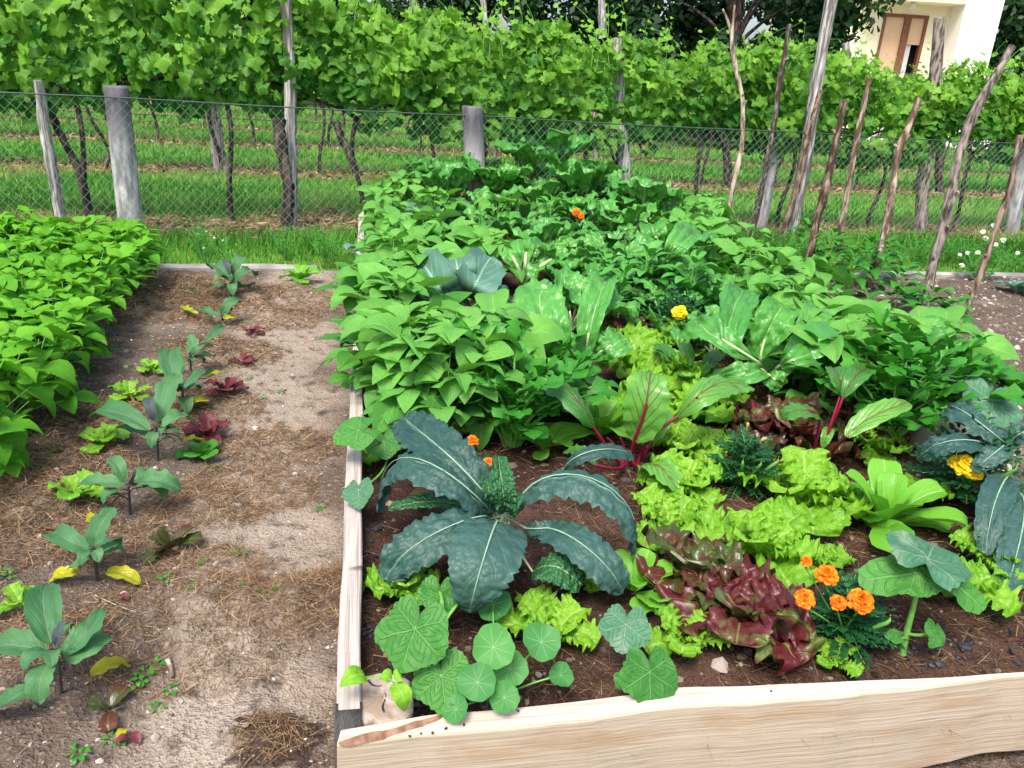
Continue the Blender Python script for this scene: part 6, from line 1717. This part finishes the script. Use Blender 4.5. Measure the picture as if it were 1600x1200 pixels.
# ------------------------------------------------------------------ right plot: flowers and odd plants
def flower_bush(label, px, py, blooms, mat, seed, H=.6):
    r_ = np.random.default_rng(seed); b = onground(px, py); t = thing('flowering_plant', label, 'flower', b)
    st = MB(); fo = MB()
    for (fx, fy) in blooms:
        p = aty(fx, fy, b[1] + r_.uniform(-.15, .15)) - b
        tube(st, [(0, 0, 0), p * .55 + [r_.normal(0, .03), 0, 0], p], [.004, .002], n=8, m=5)
        for q in np.linspace(.25, .9, 8):
            c = p * q; az = r_.uniform(0, 6.28); l = r_.uniform(.04, .08)
            leaf(fo, [c, c + pd(az, .4) * l * .6, c + pd(az, .0) * l * 1.2], l * .3, .6, .8, 4, 2, (0, 0, 1), .1, rs=r_)
        pompom(t, p, r_.uniform(.018, .032), seed + int(fx), G[mat], (r_.normal(0, .3), -.6, .7), 4)
    fo.build('foliage', G['celery'], t); st.build('stems', G['stemgreen'], t)


flower_bush('white flowering bush beside the thin brown stick at the right edge', 1535, 442, [(1540, 372), (1528, 395), (1548, 388), (1512, 395), (1503, 415), (1556, 382), (1552, 352), (1536, 362), (1500, 398), (1590, 395), (1568, 375)], 'petalwhite', 91)
flower_bush('small yellow flowers at the foot of the short knotty stake', 1310, 455, [(1304, 421), (1310, 424), (1330, 418)], 'petalyellow', 92)
for px, py, s, m_, lab in [(1515, 555, 1.5, 'redsmall', 'small red leaved plant on the stony soil at the right'), (1585, 600, 2.4, 'weed', 'green leafy plant at the right edge above the cucumber'), (1560, 590, 1.6, 'weed', 'small green plant on the stony soil near the right edge'), (1420, 470, 2.2, 'weed', 'leafy plant behind the tall dark twisted stake'), (1590, 455, 2.2, 'cabbage', 'bluish leafy plant at the right edge below the white flowers')]:
    mini('garden_plant', lab, 'plant', int(px), m_, px, py, s, 9, .08)
tp = [pepper(401 + i, 'x', 1.0, 'x', 'tomato_plant', 'celery', .42) for i in range(2)]
for i, (px, py, s) in enumerate([(1290, 440, 1.0), (1345, 455, 1.0), (1395, 490, .9), (1440, 530, .8), (1470, 540, .8), (1250, 425, 1.0), (1370, 440, .9), (1320, 470, .9)]):
    o = copy_tree(tp[i % 2]); o['category'] = 'garden plant'; put(o, onground(px, py), px, s, 'small dark leafy plant growing at the foot of the stakes', 'small plants at the foot of the stakes')
for o in tp: kill(o)
# coarse weeds along the fence
cw = []
for i in range(3):
    r_ = np.random.default_rng(500 + i); t = thing('tall_weed', 'x', 'weed', (0, 0, 0)); fo = MB(); st = MB()
    for j in range(9):
        az = r_.uniform(0, 6.28); p = pd(az, r_.uniform(.9, 1.4)) * r_.uniform(.18, .38); tube(st, [(0, 0, 0), p * .6, p], [.003, .0015], n=6, m=4)
        for q in np.linspace(.3, 1, 9):
            c = p * q; a2 = r_.uniform(0, 6.28); l = r_.uniform(.03, .055); leaf(fo, [c, c + pd(a2, .5) * l * .6, c + pd(a2, .1) * l * 1.3], l * .22, .7, .8, 4, 2, (0, 0, 1), .1, rs=r_)
    fo.build('foliage', G['celery'], t); st.build('stems', G['stemgreen'], t); cw.append(t)
for i in range(70):
    x = -3.4 + 8.6 * rng.uniform(); y = kerb_y(x) + .12 + rng.uniform(0, .75)
    u, v = bed_uv(x, y)
    if -.1 < u < BW + .1 and v < BL + .1: continue
    o = copy_tree(cw[i % 3]); put(o, (x, y, -.02), rng.uniform(0, 6), rng.uniform(.6, 1.1), 'coarse dark green weed in the strip along the fence', 'coarse weeds along the fence')
for o in cw: kill(o)
for (px, py) in [(335, 372), (318, 388), (310, 366), (348, 376), (322, 362)]:
    p = at(px, py, .12); t = thing('daisy', 'tiny white daisy in the grass before the fence', 'flower', (p[0], p[1], 0), 'tiny white daisies before the fence')
    mb = MB(); tube(mb, [(0, 0, 0), (0, 0, .12)], .0015, n=3, m=4); mb.build('stem', G['stemgreen'], t); pompom(t, (0, 0, .125), .010, int(px), G['petalwhite'], (0, -.5, .8), 2)
# ------------------------------------------------------------------ camera, sky, sun
cam = bpy.data.cameras.new('camera'); co = bpy.data.objects.new('camera', cam); COL.objects.link(co)
cam.sensor_width = 36; cam.lens = FPX / 1600 * 36; cam.clip_start = .02; cam.clip_end = 3000
co.matrix_world = Matrix.Translation(Vector(CAMP)) @ Matrix([list(r) for r in RM]).to_4x4()
SC.camera = co
w = bpy.data.worlds.new('World'); SC.world = w; w.use_nodes = True
nt_ = w.node_tree; bg = nt_.nodes['Background']
sky = nt_.nodes.new('ShaderNodeTexSky'); sky.sky_type = 'NISHITA'; sky.sun_disc = False
SUN_EL, SUN_AZ = math.radians(58), math.radians(200)      # azimuth clockwise from +Y
sky.sun_elevation = SUN_EL; sky.sun_rotation = SUN_AZ; sky.dust_density = 4.0; sky.air_density = 1.0; sky.ozone_density = 1.0
nt_.links.new(sky.outputs[0], bg.inputs[0]); bg.inputs[1].default_value = 0.15
ld = bpy.data.lights.new('sun', 'SUN'); ld.energy = 2.0; ld.angle = math.radians(20); ld.color = (1, .95, .87)
lo = bpy.data.objects.new('sun', ld); COL.objects.link(lo)
sd_ = Vector((math.sin(SUN_AZ) * math.cos(SUN_EL), math.cos(SUN_AZ) * math.cos(SUN_EL), math.sin(SUN_EL)))
lo.rotation_euler = sd_.to_track_quat('Z', 'Y').to_euler(); lo.location = (0, 0, 10)
SC.view_settings.view_transform = 'Standard'; SC.view_settings.look = 'None'
SC.view_settings.exposure = 0.95; SC.view_settings.gamma = 1.0
SC.cycles.max_bounces = 6; SC.cycles.transparent_max_bounces = 4; SC.cycles.use_denoising = True
SC.render.film_transparent = False
